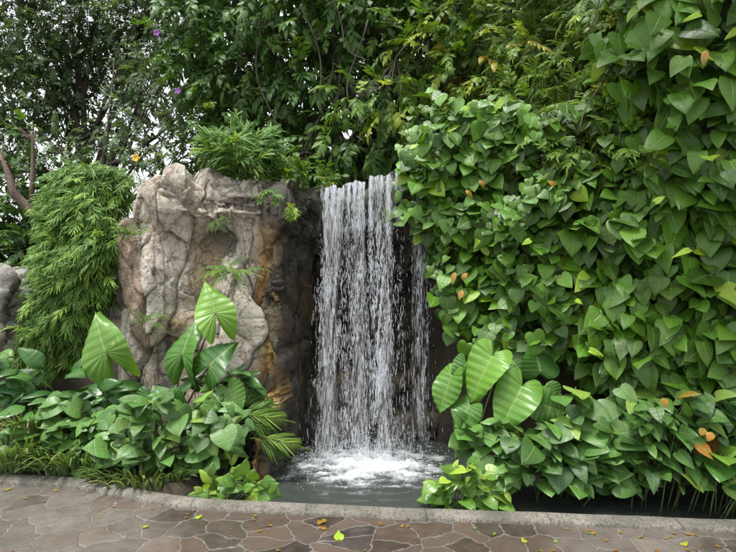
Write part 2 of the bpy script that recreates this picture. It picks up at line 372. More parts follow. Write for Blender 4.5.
def soil_mat():
    m, nt, out = newmat('damp_soil'); k = N(nt); tc = k.node('ShaderNodeTexCoord'); ob = tc.outputs['Object']
    n = k.noise(ob, 3, 8, .65); n2 = k.noise(ob, 40, 6, .7)
    c = k.mix(k.ramp(n.outputs['Fac'], .35, .65), (.028, .020, .013), (.06, .05, .028)); c = k.mix(k.ramp(n2.outputs['Fac'], .5, .7), c, (.09, .065, .04))
    b = k.node('ShaderNodeBump'); b.inputs['Distance'].default_value = .04; k.lk(n2.outputs['Fac'], b.inputs['Height'])
    p = k.node('ShaderNodeBsdfPrincipled'); k.lk(c, p.inputs['Base Color']); p.inputs['Roughness'].default_value = .9; k.lk(b.outputs[0], p.inputs['Normal']); k.lk(p.outputs[0], out.inputs[0]); return m
M['soil'] = soil_mat()
g = grid_mesh('ground', axis(-5, 5, .1, 400), axis(3, 12, .1, 400), ground_z, M['soil']); tag(g, kind='structure')

def paving_mat():
    m, nt, out = newmat('crazy_paving'); k = N(nt); tc = k.node('ShaderNodeTexCoord'); ob = tc.outputs['Object']
    nd = k.noise(ob, 3.2, 3); sc = k.node('ShaderNodeVectorMath', operation='SCALE'); k.lk(nd.outputs['Color'], sc.inputs[0]); sc.inputs['Scale'].default_value = .22
    nf = k.noise(ob, 26, 3); sf = k.node('ShaderNodeVectorMath', operation='SCALE'); k.lk(nf.outputs['Color'], sf.inputs[0]); sf.inputs['Scale'].default_value = .03
    ad = k.node('ShaderNodeVectorMath', operation='ADD'); k.lk(ob, ad.inputs[0]); k.lk(sc.outputs[0], ad.inputs[1])
    ad2 = k.node('ShaderNodeVectorMath', operation='ADD'); k.lk(ad.outputs[0], ad2.inputs[0]); k.lk(sf.outputs[0], ad2.inputs[1])
    ve = k.node('ShaderNodeTexVoronoi', feature='DISTANCE_TO_EDGE', voronoi_dimensions='2D'); vc = k.node('ShaderNodeTexVoronoi', feature='F1', voronoi_dimensions='2D')
    for v in (ve, vc): k.lk(ad2.outputs[0], v.inputs['Vector']); v.inputs['Scale'].default_value = 4.8; v.inputs['Randomness'].default_value = .9
    sx = k.node('ShaderNodeSeparateColor'); k.lk(vc.outputs['Color'], sx.inputs[0])
    n2 = k.noise(ob, 9, 8, .7); n3 = k.noise(ob, 90, 5, .7); n0 = k.noise(ob, 1.1, 4, .6)
    st = k.mix(sx.outputs[0], (.013, .009, .0065), (.088, .058, .041)); st = k.mix(k.math('MULTIPLY', sx.outputs[1], .55), st, (.075, .064, .055))
    st = k.mix(k.math('MULTIPLY', k.ramp(n2.outputs['Fac'], .4, .7), .35), st, (.12, .095, .08))
    mor = k.mix(n2.outputs['Fac'], (.07, .064, .055), (.16, .145, .125))
    mask = k.ramp(k.math('ADD', ve.outputs['Distance'], k.math('MULTIPLY', n3.outputs['Fac'], .02)), 0.05, .03)
    c = k.mix(mask, st, mor)
    spx = k.node('ShaderNodeSeparateXYZ'); k.lk(ob, spx.inputs[0])
    wornx = k.math('MAXIMUM', k.ramp(spx.outputs[0], .5, 1.9), k.ramp(spx.outputs[0], -.6, -2.2))
    worn = k.math('MULTIPLY', k.ramp(k.math('ADD', n0.outputs['Fac'], k.math('MULTIPLY', wornx, .35)), .54, .9), .62)
    c = k.mix(k.math('MULTIPLY', worn, k.math('ADD', .55, k.math('MULTIPLY', sx.outputs[2], .6))), c, k.mix(n2.outputs['Fac'], (.10, .09, .078), (.25, .23, .205)))
    c = k.mix(k.math('MULTIPLY', k.ramp(n3.outputs['Fac'], .58, .72), .35), c, (.05, .045, .035))
    c = k.mix(k.math('MULTIPLY', mask, .22), c, k.mix(n2.outputs['Fac'], (.15, .14, .125), (.27, .25, .23)))
    h = k.math('ADD', k.math('MULTIPLY', mask, -.9), k.math('ADD', k.math('MULTIPLY', n2.outputs['Fac'], .6), k.math('MULTIPLY', n3.outputs['Fac'], .3)))
    b = k.node('ShaderNodeBump'); b.inputs['Distance'].default_value = .012; b.inputs['Strength'].default_value = .8; k.lk(h, b.inputs['Height'])
    p = k.node('ShaderNodeBsdfPrincipled'); k.lk(c, p.inputs['Base Color']); k.lk(b.outputs[0], p.inputs['Normal'])
    rr = k.math('ADD', k.math('ADD', -.03, k.math('MULTIPLY', n0.outputs['Fac'], .5)), k.math('MULTIPLY', n2.outputs['Fac'], .25)); k.lk(rr, p.inputs['Roughness']); k.lk(p.outputs[0], out.inputs[0]); return m
def concrete_mat():
    m, nt, out = newmat('kerb_concrete'); k = N(nt); tc = k.node('ShaderNodeTexCoord'); ob = tc.outputs['Object']
    n = k.noise(ob, 4, 8, .65); n2 = k.noise(ob, 60, 6, .7)
    c = k.mix(k.ramp(n.outputs['Fac'], .35, .65), (.12, .112, .09), (.25, .23, .195)); c = k.mix(k.math('MULTIPLY', k.ramp(n2.outputs['Fac'], .45, .62), .8), c, (.055, .055, .04))
    sp = k.node('ShaderNodeSeparateXYZ'); k.lk(ob, sp.inputs[0]); jf = k.math('FRACT', k.math('MULTIPLY', k.math('ADD', sp.outputs[0], k.math('MULTIPLY', n.outputs['Fac'], .03)), 1.25))
    jm = k.ramp(k.math('ABSOLUTE', k.math('SUBTRACT', jf, .5)), .010, .003); c = k.mix(k.math('MULTIPLY', jm, .12), c, (.03, .03, .022))
    b = k.node('ShaderNodeBump'); b.inputs['Distance'].default_value = .015; k.lk(k.math('SUBTRACT', n2.outputs['Fac'], jm), b.inputs['Height'])
    p = k.node('ShaderNodeBsdfPrincipled'); k.lk(c, p.inputs['Base Color']); p.inputs['Roughness'].default_value = .8; k.lk(b.outputs[0], p.inputs['Normal']); k.lk(p.outputs[0], out.inputs[0]); return m
# paving sheet follows the kerb
xs = np.concatenate([np.linspace(-30, -5, 12), np.linspace(-4.8, 4.8, 97), np.linspace(5, 30, 12)])
b = Batch(); n = len(xs); rows = []
for f_ in np.linspace(0, 1, 8): rows.append(np.stack([xs, -12+(kerb_y(xs)-.06+12)*f_, 0*xs], 1))
V = np.concatenate(rows); i = np.arange(7)[:, None]*n; j = np.arange(n-1)[None]
b.raw(V, np.stack([i+j, i+j+1, i+n+j+1, i+n+j], -1).reshape(-1), np.full(7*(n-1), 4))
M['paving'] = paving_mat(); M['concrete'] = concrete_mat()
tag(b.build('pavement', M['paving']), kind='structure')
# kerb: swept profile
prof = [(-.075, -.2), (-.075, .010), (-.06, .024), (-.02, .030), (.045, .032), (.065, .022), (.075, .0), (.08, -.6)]
b = Batch(); xk = np.linspace(-12, 12, 480); yk = kerb_y(xk); wob = .006*perlin(np.stack([xk*3, 0*xk, 0*xk], 1), 7)
V = np.stack([np.stack([xk, yk+a_+wob, c_+.006*perlin(np.stack([xk*2.2, a_*20+0*xk, 0*xk+3], 1), 9)], 1) for a_, c_ in prof], 1).reshape(-1, 3)
m_ = len(prof); i = np.arange(479)[:, None]*m_; j = np.arange(m_-1)[None]
b.raw(V, np.stack([i+j, i+m_+j, i+m_+j+1, i+j+1], -1).reshape(-1), np.full(479*(m_-1), 4))
tag(b.build('kerb', M['concrete']), kind='structure')

# pool water
WZ = -.10; FX, FY = .03, 5.02
def water_z(X, Y):
    d = np.sqrt(((X-FX)/1.25)**2+((Y-FY))**2); p = np.stack([X.ravel(), Y.ravel(), 0*X.ravel()], 1)
    n1 = fbm(p*7, 3, 11).reshape(X.shape); wv = np.sin(d*46+n1*2.5)
    return WZ+(.007*wv+.006*n1)*np.exp(-d*1.25)+.0025*n1+.045*np.maximum(0, fbm(p*11, 3, 5).reshape(X.shape)+.25)*np.exp(-(d/.33)**2)
m, nt, out = newmat('pool_water'); k = N(nt); tc = k.node('ShaderNodeTexCoord')
n1 = k.noise(tc.outputs['Object'], 9, 4, .55); n2 = k.noise(tc.outputs['Object'], 2, 3)
bp = k.node('ShaderNodeBump'); bp.inputs['Distance'].default_value = .02; bp.inputs['Strength'].default_value = .5; k.lk(n1.outputs['Fac'], bp.inputs['Height'])
p = k.node('ShaderNodeBsdfPrincipled'); k.lk(k.mix(n2.outputs['Fac'], (.028, .035, .031), (.05, .058, .05)), p.inputs['Base Color']); p.inputs['Roughness'].default_value = .10; p.inputs['IOR'].default_value = 1.33
k.lk(bp.outputs[0], p.inputs['Normal']); k.lk(p.outputs[0], out.inputs[0]); M['water'] = m
b = Batch(); nx, ny = 460, 190; xs = np.linspace(-1.35, 5.2, nx); T_ = np.linspace(0, 1, ny)
X = np.tile(xs, (ny, 1)); Y = (kerb_y(xs)+.08)[None]+(6.3-kerb_y(xs)-.08)[None]*T_[:, None]; Z = water_z(X, Y)
i = np.arange(ny-1)[:, None]*nx; j = np.arange(nx-1)[None]
b.raw(np.stack([X, Y, Z], -1).reshape(-1, 3), np.stack([i+j, i+j+1, i+nx+j+1, i+nx+j], -1).reshape(-1), np.full((nx-1)*(ny-1), 4))
tag(b.build('pool_water', M['water']), kind='structure')

# ---------------------------------------------------------------- rocks
def rock_disp(p, big=.5, amp=1.0, seed=0, aniso=(1, 1, .8)):
    """faceted blocks, creases and grain; returns displacement (m) and block tone"""
    w = np.stack([fbm(p*1.3, 3, seed+1), fbm(p*1.3+9, 3, seed+2), fbm(p*1.3+5, 3, seed+3)], 1)
    q = p*np.array(aniso)+.13*w
    e1, o1, c1 = worley(q/big, seed); e2, o2, c2 = worley(q/(big*.36)+3, seed+50)
    e3, o3, c3 = worley(q/(big*.14)+8, seed+80)
    d = .15*c1[:, 0]+.26*(o1*c1).sum(1)-.12*np.exp(-e1/.05)
    d += .045*c2[:, 0]+.11*(o2*c2).sum(1)-.035*np.exp(-e2/.06)
    d += (.014*c3[:, 0]+.040*(o3*c3).sum(1)-.010*np.exp(-e3/.09))*np.clip(.35+1.3*fbm(p*1.9+4, 2, seed+12), .1, 1)
    d += .10*fbm(q*1.7, 4, seed+4)+.028*fbm(q*6*np.array([1.5, 1.5, .7]), 4, seed+6, ridged=True)+.012*fbm(q*24, 3, seed+8)
    return d*amp, np.clip(.5+.5*c1[:, 1], 0, 1)
def rock_sheet(name, mat, xl, xr, zb, top, yf, back, res, seed, big, amp, zone=None, parent=None, loc=None, corner=.22, aniso=(1, 1, .8)):
    """front face xl..xr, zb..top(x), depth yf(x,z), wrapping back on both sides and over the top"""
    W = xr-xl; H = 3.0; nb = int(back/res/1.6)
    us = np.concatenate([-np.linspace(back, 0, nb, endpoint=False), np.arange(0, W, res), W+np.linspace(0, back, nb)])
    nz = int((float(np.max(top(np.linspace(xl, xr, 50))))-zb)/res)
    vs = np.concatenate([np.linspace(0, 1, nz), 1+np.linspace(0.02, 1, nb)])
    U, Vv = np.meshgrid(us, vs)
    X = xl+np.clip(U, 0, W); tp = top(X); side = np.maximum(0, -U)+np.maximum(0, U-W)
    over = np.maximum(0, Vv-1)*back; vz = np.minimum(Vv, 1)
    Z = zb+(tp-zb)*vz
    # rounding near edges
    eL = np.clip(U, 0, corner)/corner; eR = np.clip(W-U, 0, corner)/corner; eT = np.clip((1-vz)*(tp-zb), 0, corner)/corner
    rnd = lambda e: corner*(1-np.sqrt(np.clip(1-(1-e)**2, 0, 1)))
    Y = yf(X, Z)+rnd(eL)+rnd(eR)+rnd(eT)+side+over
    Z = Z-over*.06
    p = np.stack([X, Y, Z], -1).reshape(-1, 3)
    d, tone = rock_disp(p, big, amp, seed, aniso)
    S = X.shape; nrm = np.zeros(S+(3,))
    gu = np.gradient(np.stack([X, Y, Z], -1), axis=1); gv = np.gradient(np.stack([X, Y, Z], -1), axis=0)
    for _ in range(2):
        gu = (np.roll(gu, 3, 1)+np.roll(gu, -3, 1)+gu)/3; gv = (np.roll(gv, 3, 0)+np.roll(gv, -3, 0)+gv)/3
    nrm = np.cross(gu, gv); nrm /= np.linalg.norm(nrm, axis=-1)[..., None]+1e-9
    nrm = nrm.reshape(-1, 3); flip = np.where((nrm[:, 1] > .3)[:, None], -1, 1); nrm = nrm*flip
    d = d*(1-.55*sstep(W-corner*1.6, W-corner*.6, U.ravel())); p2 = p+nrm*d[:, None]
    at = np.zeros((len(p), 3)); at[:, 2] = tone
    if zone is not None:
        zx, zy, zt = zone(p[:, 0], p[:, 2], p); at[:, 0] = zx; at[:, 1] = zy; at[:, 2] = at[:, 2]*(1-zt)
    ny, nx = S; i = np.arange(ny-1)[:, None]*nx; j = np.arange(nx-1)[None]
    b = Batch(); b.raw(p2, np.stack([i+j, i+j+1, i+nx+j+1, i+nx+j], -1).reshape(-1), np.full((nx-1)*(ny-1), 4), None, at)
    return b.build(name, mat, parent, loc=loc)
def gs(x, c, w): return np.exp(-((x-c)/w)**2)
# main tan rock face: features placed by their measured positions
def pxz(px, py, Y=5.35): q = P(px, py, Y); return q[0], q[2]
topX = [pxz(a, b_)[0] for a, b_ in ((112, 205), (122, 186), (130, 172), (150, 160), (175, 156), (192, 164), (215, 176), (240, 182), (262, 182), (300, 186))]
topZ = [pxz(a, b_)[1] for a, b_ in ((112, 205), (122, 186), (130, 172), (150, 160), (175, 156), (192, 164), (215, 176), (240, 182), (262, 182), (300, 186))]
def face_top(x): return np.interp(x, topX, topZ)+.0*x
def face_y(X, Z):
    y = 5.38+0*X
    def b_(px, py, sx, sy, h):
        cx, cz = pxz(px, py); return h*np.exp(-((X-cx)/(sx/104.))**2-((Z-cz)/(sy/104.))**2)
    y -= b_(165, 195, 34, 34, .26)          # upper left head
    y -= b_(150, 300, 30, 70, .16)
    y -= b_(250, 300, 17, 80, .22)          # pale column on the right
    y -= b_(250, 380, 30, 40, .22)
    y -= b_(225, 212, 40, 7, .16)           # ledge
    y -= b_(250, 195, 25, 8, .14)
    y += b_(203, 262, 13, 36, .30)          # brown slot
    y += b_(222, 245, 14, 12, .18)
    y += b_(195, 305, 30, 9, .12)
    y += b_(236, 205, 30, 3.5, .22)         # dark crack under ledge
    y += b_(240, 187, 24, 3, .15)
    y += b_(196, 190, 5, 26, .12)
    y -= .12*sstep(1.0, .2, Z)
    return y
def face_zone(x, z, p):
    ox = gs(x, pxz(270, 300)[0], .085+.03*np.sin(z*4))*sstep(2.25, 2.0, z); n = fbm(p*5, 3, 77)
    cx, cz = pxz(203, 275); slot = np.exp(-((x-cx)/.13)**2-((z-cz)/.38)**2)
    cx2, cz2 = pxz(178, 325); s2 = np.exp(-((x-cx2)/.16)**2-((z-cz2)/.10)**2)*.7
    wet = sstep(pxz(276, 0)[0], pxz(288, 0)[0], x+.08*n)
    cx3, cz3 = pxz(268, 380); wet = np.maximum(wet, np.exp(-((x-cx3)/.12)**2-((z-cz3)/.14)**2))
    cx4, cz4 = pxz(218, 238); wet = np.maximum(wet, .75*np.exp(-((x-cx4)/.14)**2-((z-cz4)/.12)**2))
    cx5, cz5 = pxz(183, 205); wet = np.maximum(wet, .5*np.exp(-((x-cx5)/.10)**2-((z-cz5)/.06)**2))
    wet = np.maximum(wet, .85*sstep(pxz(258, 0)[0], pxz(270, 0)[0], x+.1*n)*sstep(1.95, 2.15, z))
    return np.clip(ox*1.05+.5*slot+.7*s2, 0, 1), np.clip(wet, 0, 1), .5*gs(x, pxz(250, 0)[0], .15)
rf = rock_sheet('rock_outcrop', M['rock'], pxz(119, 0)[0], pxz(298, 0)[0], -.4, face_top, lambda X, Z: 5.38+(face_y(X, Z)-5.38)*.72+.035*np.sin(X*17+2*np.sin(Z*2.3))*np.sin(Z*1.9+1), 1.3, .0085, 3, .62, .50, face_zone, aniso=(1.15, 1, .55))
tag(rf, 'tall craggy tan and brown rock face left of the waterfall', 'rock')

# cascade wall with the undercut behind the fall
def cas_y(X, Z):
    lip = 5.48-.10*gs(X, -.35, .3)
    cave = 1.0*sstep(-.84, -.64, X)*(1-sstep(2.0, 2.5, X))*sstep(2.38, 1.75, Z)*(.45+.55*sstep(1.85, 1.35, Z))
    base = .42*sstep(.60, .36, Z)+.30*sstep(.22, .12, Z)
    left = .28*(1-sstep(-.98, -.6, X))
    crack = .18*gs(X-.12*(Z-1.6), -.62, .05)*sstep(2.35, 2.1, Z)
    bulge = -.16*np.exp(-((X+.78)/.14)**2-((Z-1.15)/.5)**2)-.10*np.exp(-((X+.66)/.12)**2-((Z-2.1)/.2)**2)
    return lip+cave-base-left+crack+bulge
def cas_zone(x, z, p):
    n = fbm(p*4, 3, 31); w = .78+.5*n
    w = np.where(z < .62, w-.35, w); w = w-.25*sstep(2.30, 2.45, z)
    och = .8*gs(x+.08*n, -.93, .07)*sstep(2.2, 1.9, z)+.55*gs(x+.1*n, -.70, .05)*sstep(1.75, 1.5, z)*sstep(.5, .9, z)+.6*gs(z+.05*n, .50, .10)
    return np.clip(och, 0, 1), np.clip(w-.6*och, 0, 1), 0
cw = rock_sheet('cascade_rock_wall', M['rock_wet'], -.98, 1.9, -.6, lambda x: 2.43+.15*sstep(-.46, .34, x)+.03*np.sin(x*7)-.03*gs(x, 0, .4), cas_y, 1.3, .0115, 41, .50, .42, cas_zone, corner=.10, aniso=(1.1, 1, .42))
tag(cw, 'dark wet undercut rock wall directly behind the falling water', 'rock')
# grey boulders at the far left edge
def boulder(name, label, c, r, seed, mat, group=None):
    n = 90; th = np.linspace(0, 2*math.pi, n, endpoint=False); ph = np.linspace(.02, math.pi-.02, 60)
    TH, PH = np.meshgrid(th, ph); d = np.stack([np.sin(PH)*np.cos(TH), np.sin(PH)*np.sin(TH), np.cos(PH)], -1).reshape(-1, 3)
    pp = np.sign(d)*np.abs(d)**.8*np.array(r)+np.array(c); dd, tone = rock_disp(pp, .45, .55, seed)
    v = pp+d*dd[:, None]; i = np.arange(59)[:, None]*n; j = np.arange(n)[None]; j2 = (j+1) % n
    b = Batch(); at = np.zeros((len(v), 3)); at[:, 2] = tone*.3
    L = list(np.stack([i+j, i+n+j, i+n+j2, i+j2], -1).reshape(-1)); C = [4]*(59*n)
    L += list(range(n)); C.append(n); L += list(range(59*n, 60*n))[::-1]; C.append(n)
    b.raw(v, L, C, None, at); o = b.build(name, mat, loc=(c[0], c[1], c[2]-r[2])); return tag(o, label, 'boulder', group)
boulder('boulder', 'pale grey boulder at the left edge behind the bamboo', P(2, 300, 6.0), (.48, .4, .36), 5, M['rock_grey'])
boulder('boulder', 'dark brown boulder low at the left edge under the grey one', P(0, 345, 6.0), (.45, .4, .32), 6, M['rock'])
boulder('boulder', 'small wet rounded rock at the pool edge below the palm', P(262, 445, 5.2), (.30, .25, .30), 8, M['rock_wet'])
# earth bank carrying the vines on the right
def wall_depth(px): t = (px-368.)/F; return 5.352/(1+.51*t)
def wall_y(x): return 5.25-.51*(x-.2)
b = Batch(); xs = np.arange(.30, 5.6, .06); zs = np.arange(-.55, 5.0, .08); X, Z = np.meshgrid(xs, zs)
Y = wall_y(X)+.55+.12*sstep(0, 3.5, Z)*Z+.9*gs(X, .3, .35); Z = -.55+(Z+.55)/5.5*(2.95+.5*sstep(.6, 1.3, X)+2.0*sstep(2.4, 3.0, X)); pp = np.stack([X, Y, Z], -1).reshape(-1, 3); pp[:, 1] += .25*fbm(pp*1.5, 4, 60)
i = np.arange(len(zs)-1)[:, None]*len(xs); j = np.arange(len(xs)-1)[None]
nx, ny = len(xs), len(zs)
nt_ = len(pp); topr = pp[-nx:].copy(); topr[:, 1] += 2.5; topr[:, 2] += .3; sid = pp.reshape(ny, nx, 3)[:, 0].copy(); sid[:, 1] += 1.5
b.raw(pp, np.stack([i+j, i+j+1, i+nx+j+1, i+nx+j], -1).reshape(-1), np.full((nx-1)*(ny-1), 4))
b.raw(np.concatenate([pp[-nx:], topr]), np.stack([np.arange(nx-1), np.arange(1, nx), np.arange(1, nx)+nx, np.arange(nx-1)+nx], -1).reshape(-1), np.full(nx-1, 4))
b.raw(np.concatenate([pp.reshape(ny, nx, 3)[:, 0], sid]), np.stack([np.arange(ny-1), np.arange(1, ny), np.arange(1, ny)+ny, np.arange(ny-1)+ny], -1).reshape(-1), np.full(ny-1, 4))
tag(b.build('earth_bank', M['soil']), kind='structure')

# ---------------------------------------------------------------- waterfall
m, nt, out = newmat('falling_water'); k = N(nt)
p = k.node('ShaderNodeBsdfPrincipled'); p.inputs['Base Color'].default_value = (.92, .93, .95, 1); p.inputs['Roughness'].default_value = .2
t = k.node('ShaderNodeBsdfTranslucent'); t.inputs[0].default_value = (.85, .9, .95, 1); tr = k.node('ShaderNodeBsdfTransparent')
m1 = k.node('ShaderNodeMixShader'); m1.inputs[0].default_value = .45; k.lk(p.outputs[0], m1.inputs[1]); k.lk(t.outputs[0], m1.inputs[2])
at_ = k.node('ShaderNodeAttribute', attribute_name='lf'); sx = k.node('ShaderNodeSeparateXYZ'); k.lk(at_.outputs['Vector'], sx.inputs[0])
m2 = k.node('ShaderNodeMixShader'); k.lk(sx.outputs[0], m2.inputs[0]); k.lk(m1.outputs[0], m2.inputs[1]); k.lk(tr.outputs[0], m2.inputs[2]); k.lk(m2.outputs[0], out.inputs[0])
M['fall'] = m
def spindle():
    b = Batch(); y = np.array([0, .12, .35, .62, .85, 1.]); b.tube(np.stack([0*y, y, 0*y], 1), np.array([.15, .7, .95, 1, .6, .1]), 4)
    return dict(v=b.V[0], l=b.L[0], c=b.C[0], u=b.U[0], a=b.A[0])
SP = spindle()
wf = thing('waterfall', 'white waterfall of broken streams dropping from the rock lip into the pool', 'waterfall', (.03, 5.3, 2.42))
def zt(x): x = np.asarray(x, float); return 2.445+.15*sstep(-.46, .34, x)+.014*np.sin(x*31)+.012*np.sin(x*57+1)
ZT = 2.49
def drops(n, xa, xb, seed, tmin=0, spread=.03, rad=(.0004, .0019), lenk=1.0, v0=.45, ybase=5.33, clump=1.0, slant=.0, drift=0):
    r = R(seed); t = tmin+(.735-tmin)*r.rand(n)**.85
    # strands: choose lateral strand lines so drops line up into streaks
    ns = max(4, int((xb-xa)*60)); strand = xa+(xb-xa)*r.rand(ns); wgt = r.rand(ns)**4+.03; wgt /= wgt.sum(); x0 = r.choice(strand, n, p=wgt)
    x = x0+r.randn(n)*(.004+spread*(t/.7)**1.6)+drift*t
    vy = v0*(1+.25*r.randn(n)*(t/.7)); y = ybase-vy*t+r.randn(n)*.015; z = zt(x0)-.5*9.8*t*t*.985
    z = z+.04*r.randn(n)*t
    # clumping in z: waves
    keep = (perlin(np.stack([x*13, z*3.2+np.sin(x*30), 0*x+seed], 1), seed)*clump > r.uniform(-.30, .38, n)) | ((t < .16) & (r.rand(n) < .8))
    x, y, z, t = x[keep], y[keep], z[keep], t[keep]; n = len(x)
    sp = .8+9.8*t; L = lenk*(.007+.0115*sp*(.15+1.3*r.rand(n)**1.7))*np.where(t < .3, 2.2, .8)
    d = np.stack([r.randn(n)*.09+slant, -.06+0*x, -np.ones(n)], 1); B = frame(d, (0, -1, 0))
    ra = (rad[0]+(rad[1]-rad[0])*r.rand(n)**1.6)*(1+.5*(t > .4))
    at = np.zeros((n, 3)); at[:, 0] = r.uniform(.15, .85, n)
    return np.stack([x, y, z], 1), B, np.stack([ra, L, ra], 1), at
for q, (n, xa, xb, sd, sp_) in enumerate([(8200, -.46, -.20, 1, .065), (7000, -.21, -.03, 2, .05), (7800, .0, .20, 3, .04), (1500, .2, .32, 4, .03)]):
    b = Batch(); b.inst(SP, *drops(n, xa, xb, sd, spread=sp_, drift=-.03 if q < 2 else 0)); tag(b.build('stream', M['fall'], wf), kind='stuff')
b = Batch(); b.inst(SP, *drops(2100, .40, .60, 8, tmin=.22, spread=.05, ybase=5.45, clump=1.4, rad=(.0005, .0019))); tag(b.build('stream', M['fall'], wf), kind='stuff')
b = Batch(); b.inst(SP, *drops(5000, .10, .20, 13, tmin=.3, spread=.032, rad=(.0006, .0026))); tag(b.build('stream', M['fall'], wf), kind='stuff')
def veil(xa, xb, seed, t0=-.16, t1=.70, yb=5.33, v0=.45, dens=.5, mat='veil', wid=0., fd=None):
    nu, nv = int((xb-xa)/.007), 110; u = np.linspace(xa, xb, nu); t = np.linspace(t0, t1, nv); U_, T_2 = np.meshgrid(u, t); tp_ = np.maximum(T_2, 0)
    X_ = U_+wid*(U_-(xa+xb)/2)*(tp_/.7)**1.5+.012*np.sin(U_*90+tp_*6)+.02*perlin(np.stack([U_.ravel()*8, T_2.ravel()*5, 0*U_.ravel()+seed], 1), seed).reshape(U_.shape)
    Y_ = yb+.01-v0*T_2+.010*np.sin(U_*160+seed)+.02*perlin(np.stack([U_.ravel()*30, T_2.ravel()*9, 0*U_.ravel()+seed], 1), seed+2).reshape(U_.shape); Z_ = zt(U_)-.5*9.65*tp_**2-.05*sstep(-.02, -.16, T_2)
    at = np.zeros((X_.size, 3)); fade = ((.35+1.3*sstep(.0, .5, T_2)) if fd is None else fd(U_, T_2)).ravel(); at[:, 0] = fade+(1-dens)*.4; at[:, 1] = U_.ravel(); at[:, 2] = T_2.ravel()
    i = np.arange(nv-1)[:, None]*nu; j = np.arange(nu-1)[None]; b = Batch(); b.raw(np.stack([X_, Y_, Z_], -1).reshape(-1, 3), np.stack([i+j, i+j+1, i+nu+j+1, i+nu+j], -1).reshape(-1), np.full((nu-1)*(nv-1), 4), None, at); return b.build('water_sheet', M[mat], wf)
m, nt, out = newmat('thin_water_sheet'); k = N(nt); at_ = k.node('ShaderNodeAttribute', attribute_name='lf'); sx = k.node('ShaderNodeSeparateXYZ'); k.lk(at_.outputs['Vector'], sx.inputs[0])
cx = k.node('ShaderNodeCombineXYZ'); k.lk(k.math('MULTIPLY', sx.outputs[1], 75.0), cx.inputs[0]); k.lk(k.math('MULTIPLY', sx.outputs[2], 10.0), cx.inputs[1])
nz = k.noise(cx.outputs[0], 1.0, 5, .65); p = k.node('ShaderNodeBsdfPrincipled'); p.inputs['Base Color'].default_value = (.92, .93, .95, 1); p.inputs['Roughness'].default_value = .2
t = k.node('ShaderNodeBsdfTranslucent'); t.inputs[0].default_value = (.85, .88, .93, 1); m1 = k.node('ShaderNodeMixShader'); m1.inputs[0].default_value = .5; k.lk(p.outputs[0], m1.inputs[1]); k.lk(t.outputs[0], m1.inputs[2])
tr = k.node('ShaderNodeBsdfTransparent'); m2 = k.node('ShaderNodeMixShader'); k.lk(k.math('MULTIPLY', k.ramp(k.math('SUBTRACT', nz.outputs['Fac'], k.math('MULTIPLY', sx.outputs[0], .22)), .30, .62), .75), m2.inputs[0])
k.lk(tr.outputs[0], m2.inputs[1]); k.lk(m1.outputs[0], m2.inputs[2]); k.lk(m2.outputs[0], out.inputs[0]); M['veil'] = m
import copy
def veil_mat(name, fx, fy, lo, hi, op):
    m2_ = M['veil'].copy(); m2_.name = name; nt = m2_.node_tree
    for n_ in nt.nodes:
        if n_.type == 'MATH' and n_.operation == 'MULTIPLY':
            v_ = n_.inputs[1].default_value
            if abs(v_-75) < .1: n_.inputs[1].default_value = fx
            elif abs(v_-10) < .1: n_.inputs[1].default_value = fy
            elif abs(v_-.75) < .001: n_.inputs[1].default_value = op
        if n_.type == 'MAP_RANGE': n_.inputs[1].default_value = lo; n_.inputs[2].default_value = hi
    return m2_
M['veil_fine'] = veil_mat('broken_water_sheet', 150., 34., .43, .62, .50); M['veil_soft'] = veil_mat('misty_water_sheet', 60., 7., .40, .72, .34)
ff = lambda U_, T_2: .9*sstep(.25, .0, T_2)+.25+.9*(1-sstep(0, .07, np.minimum(U_-U_.min(), U_.max()-U_)))+.45*np.sin(U_*23)
veil(-.47, .0, 31, .02, .735, 5.30, .42, .7, 'veil_fine', .28, ff); veil(-.02, .24, 32, .02, .735, 5.30, .42, .8, 'veil_fine', .3, ff)
veil(-.44, .0, 33, .1, .735, 5.35, .40, .7, 'veil_soft', .2, ff); veil(.0, .21, 34, .1, .735, 5.35, .42, .9, 'veil_soft', .2, ff); veil(.36, .62, 35, .2, .72, 5.42, .42, .5, 'veil_fine', .2, ff)
for q_, (a_, c_, dn) in enumerate([(-.46, -.20, .5), (-.21, -.05, .6), (.015, .195, .7), (.22, .34, .35)]): veil(a_, c_, q_+3, dens=dn)
# stray spray
r = R(5); n = 7000; x = r.randn(n)*.33-.0; z = WZ+.02+np.abs(r.randn(n))**1.3*.16*np.exp(-(x/.5)**2); y = FY+r.randn(n)*.25
d = np.stack([r.randn(n)*.5+x, r.randn(n)*.3, r.uniform(-1, 1, n)], 1); rr = .0006+.0024*r.rand(n)**2.5
b = Batch(); b.inst(SP, np.stack([x, y, z], 1), frame(d, (0, -1, .1)), np.stack([rr, rr*r.uniform(2, 6, n), rr], 1), np.tile([.3, 0, 0], (n, 1)))
tag(b.build('spray', M['fall'], wf), kind='stuff')
# thin water over the lip
def lip_z(X, Y): return 2.43+.05*sstep(5.25, 5.45, Y)+.0*X
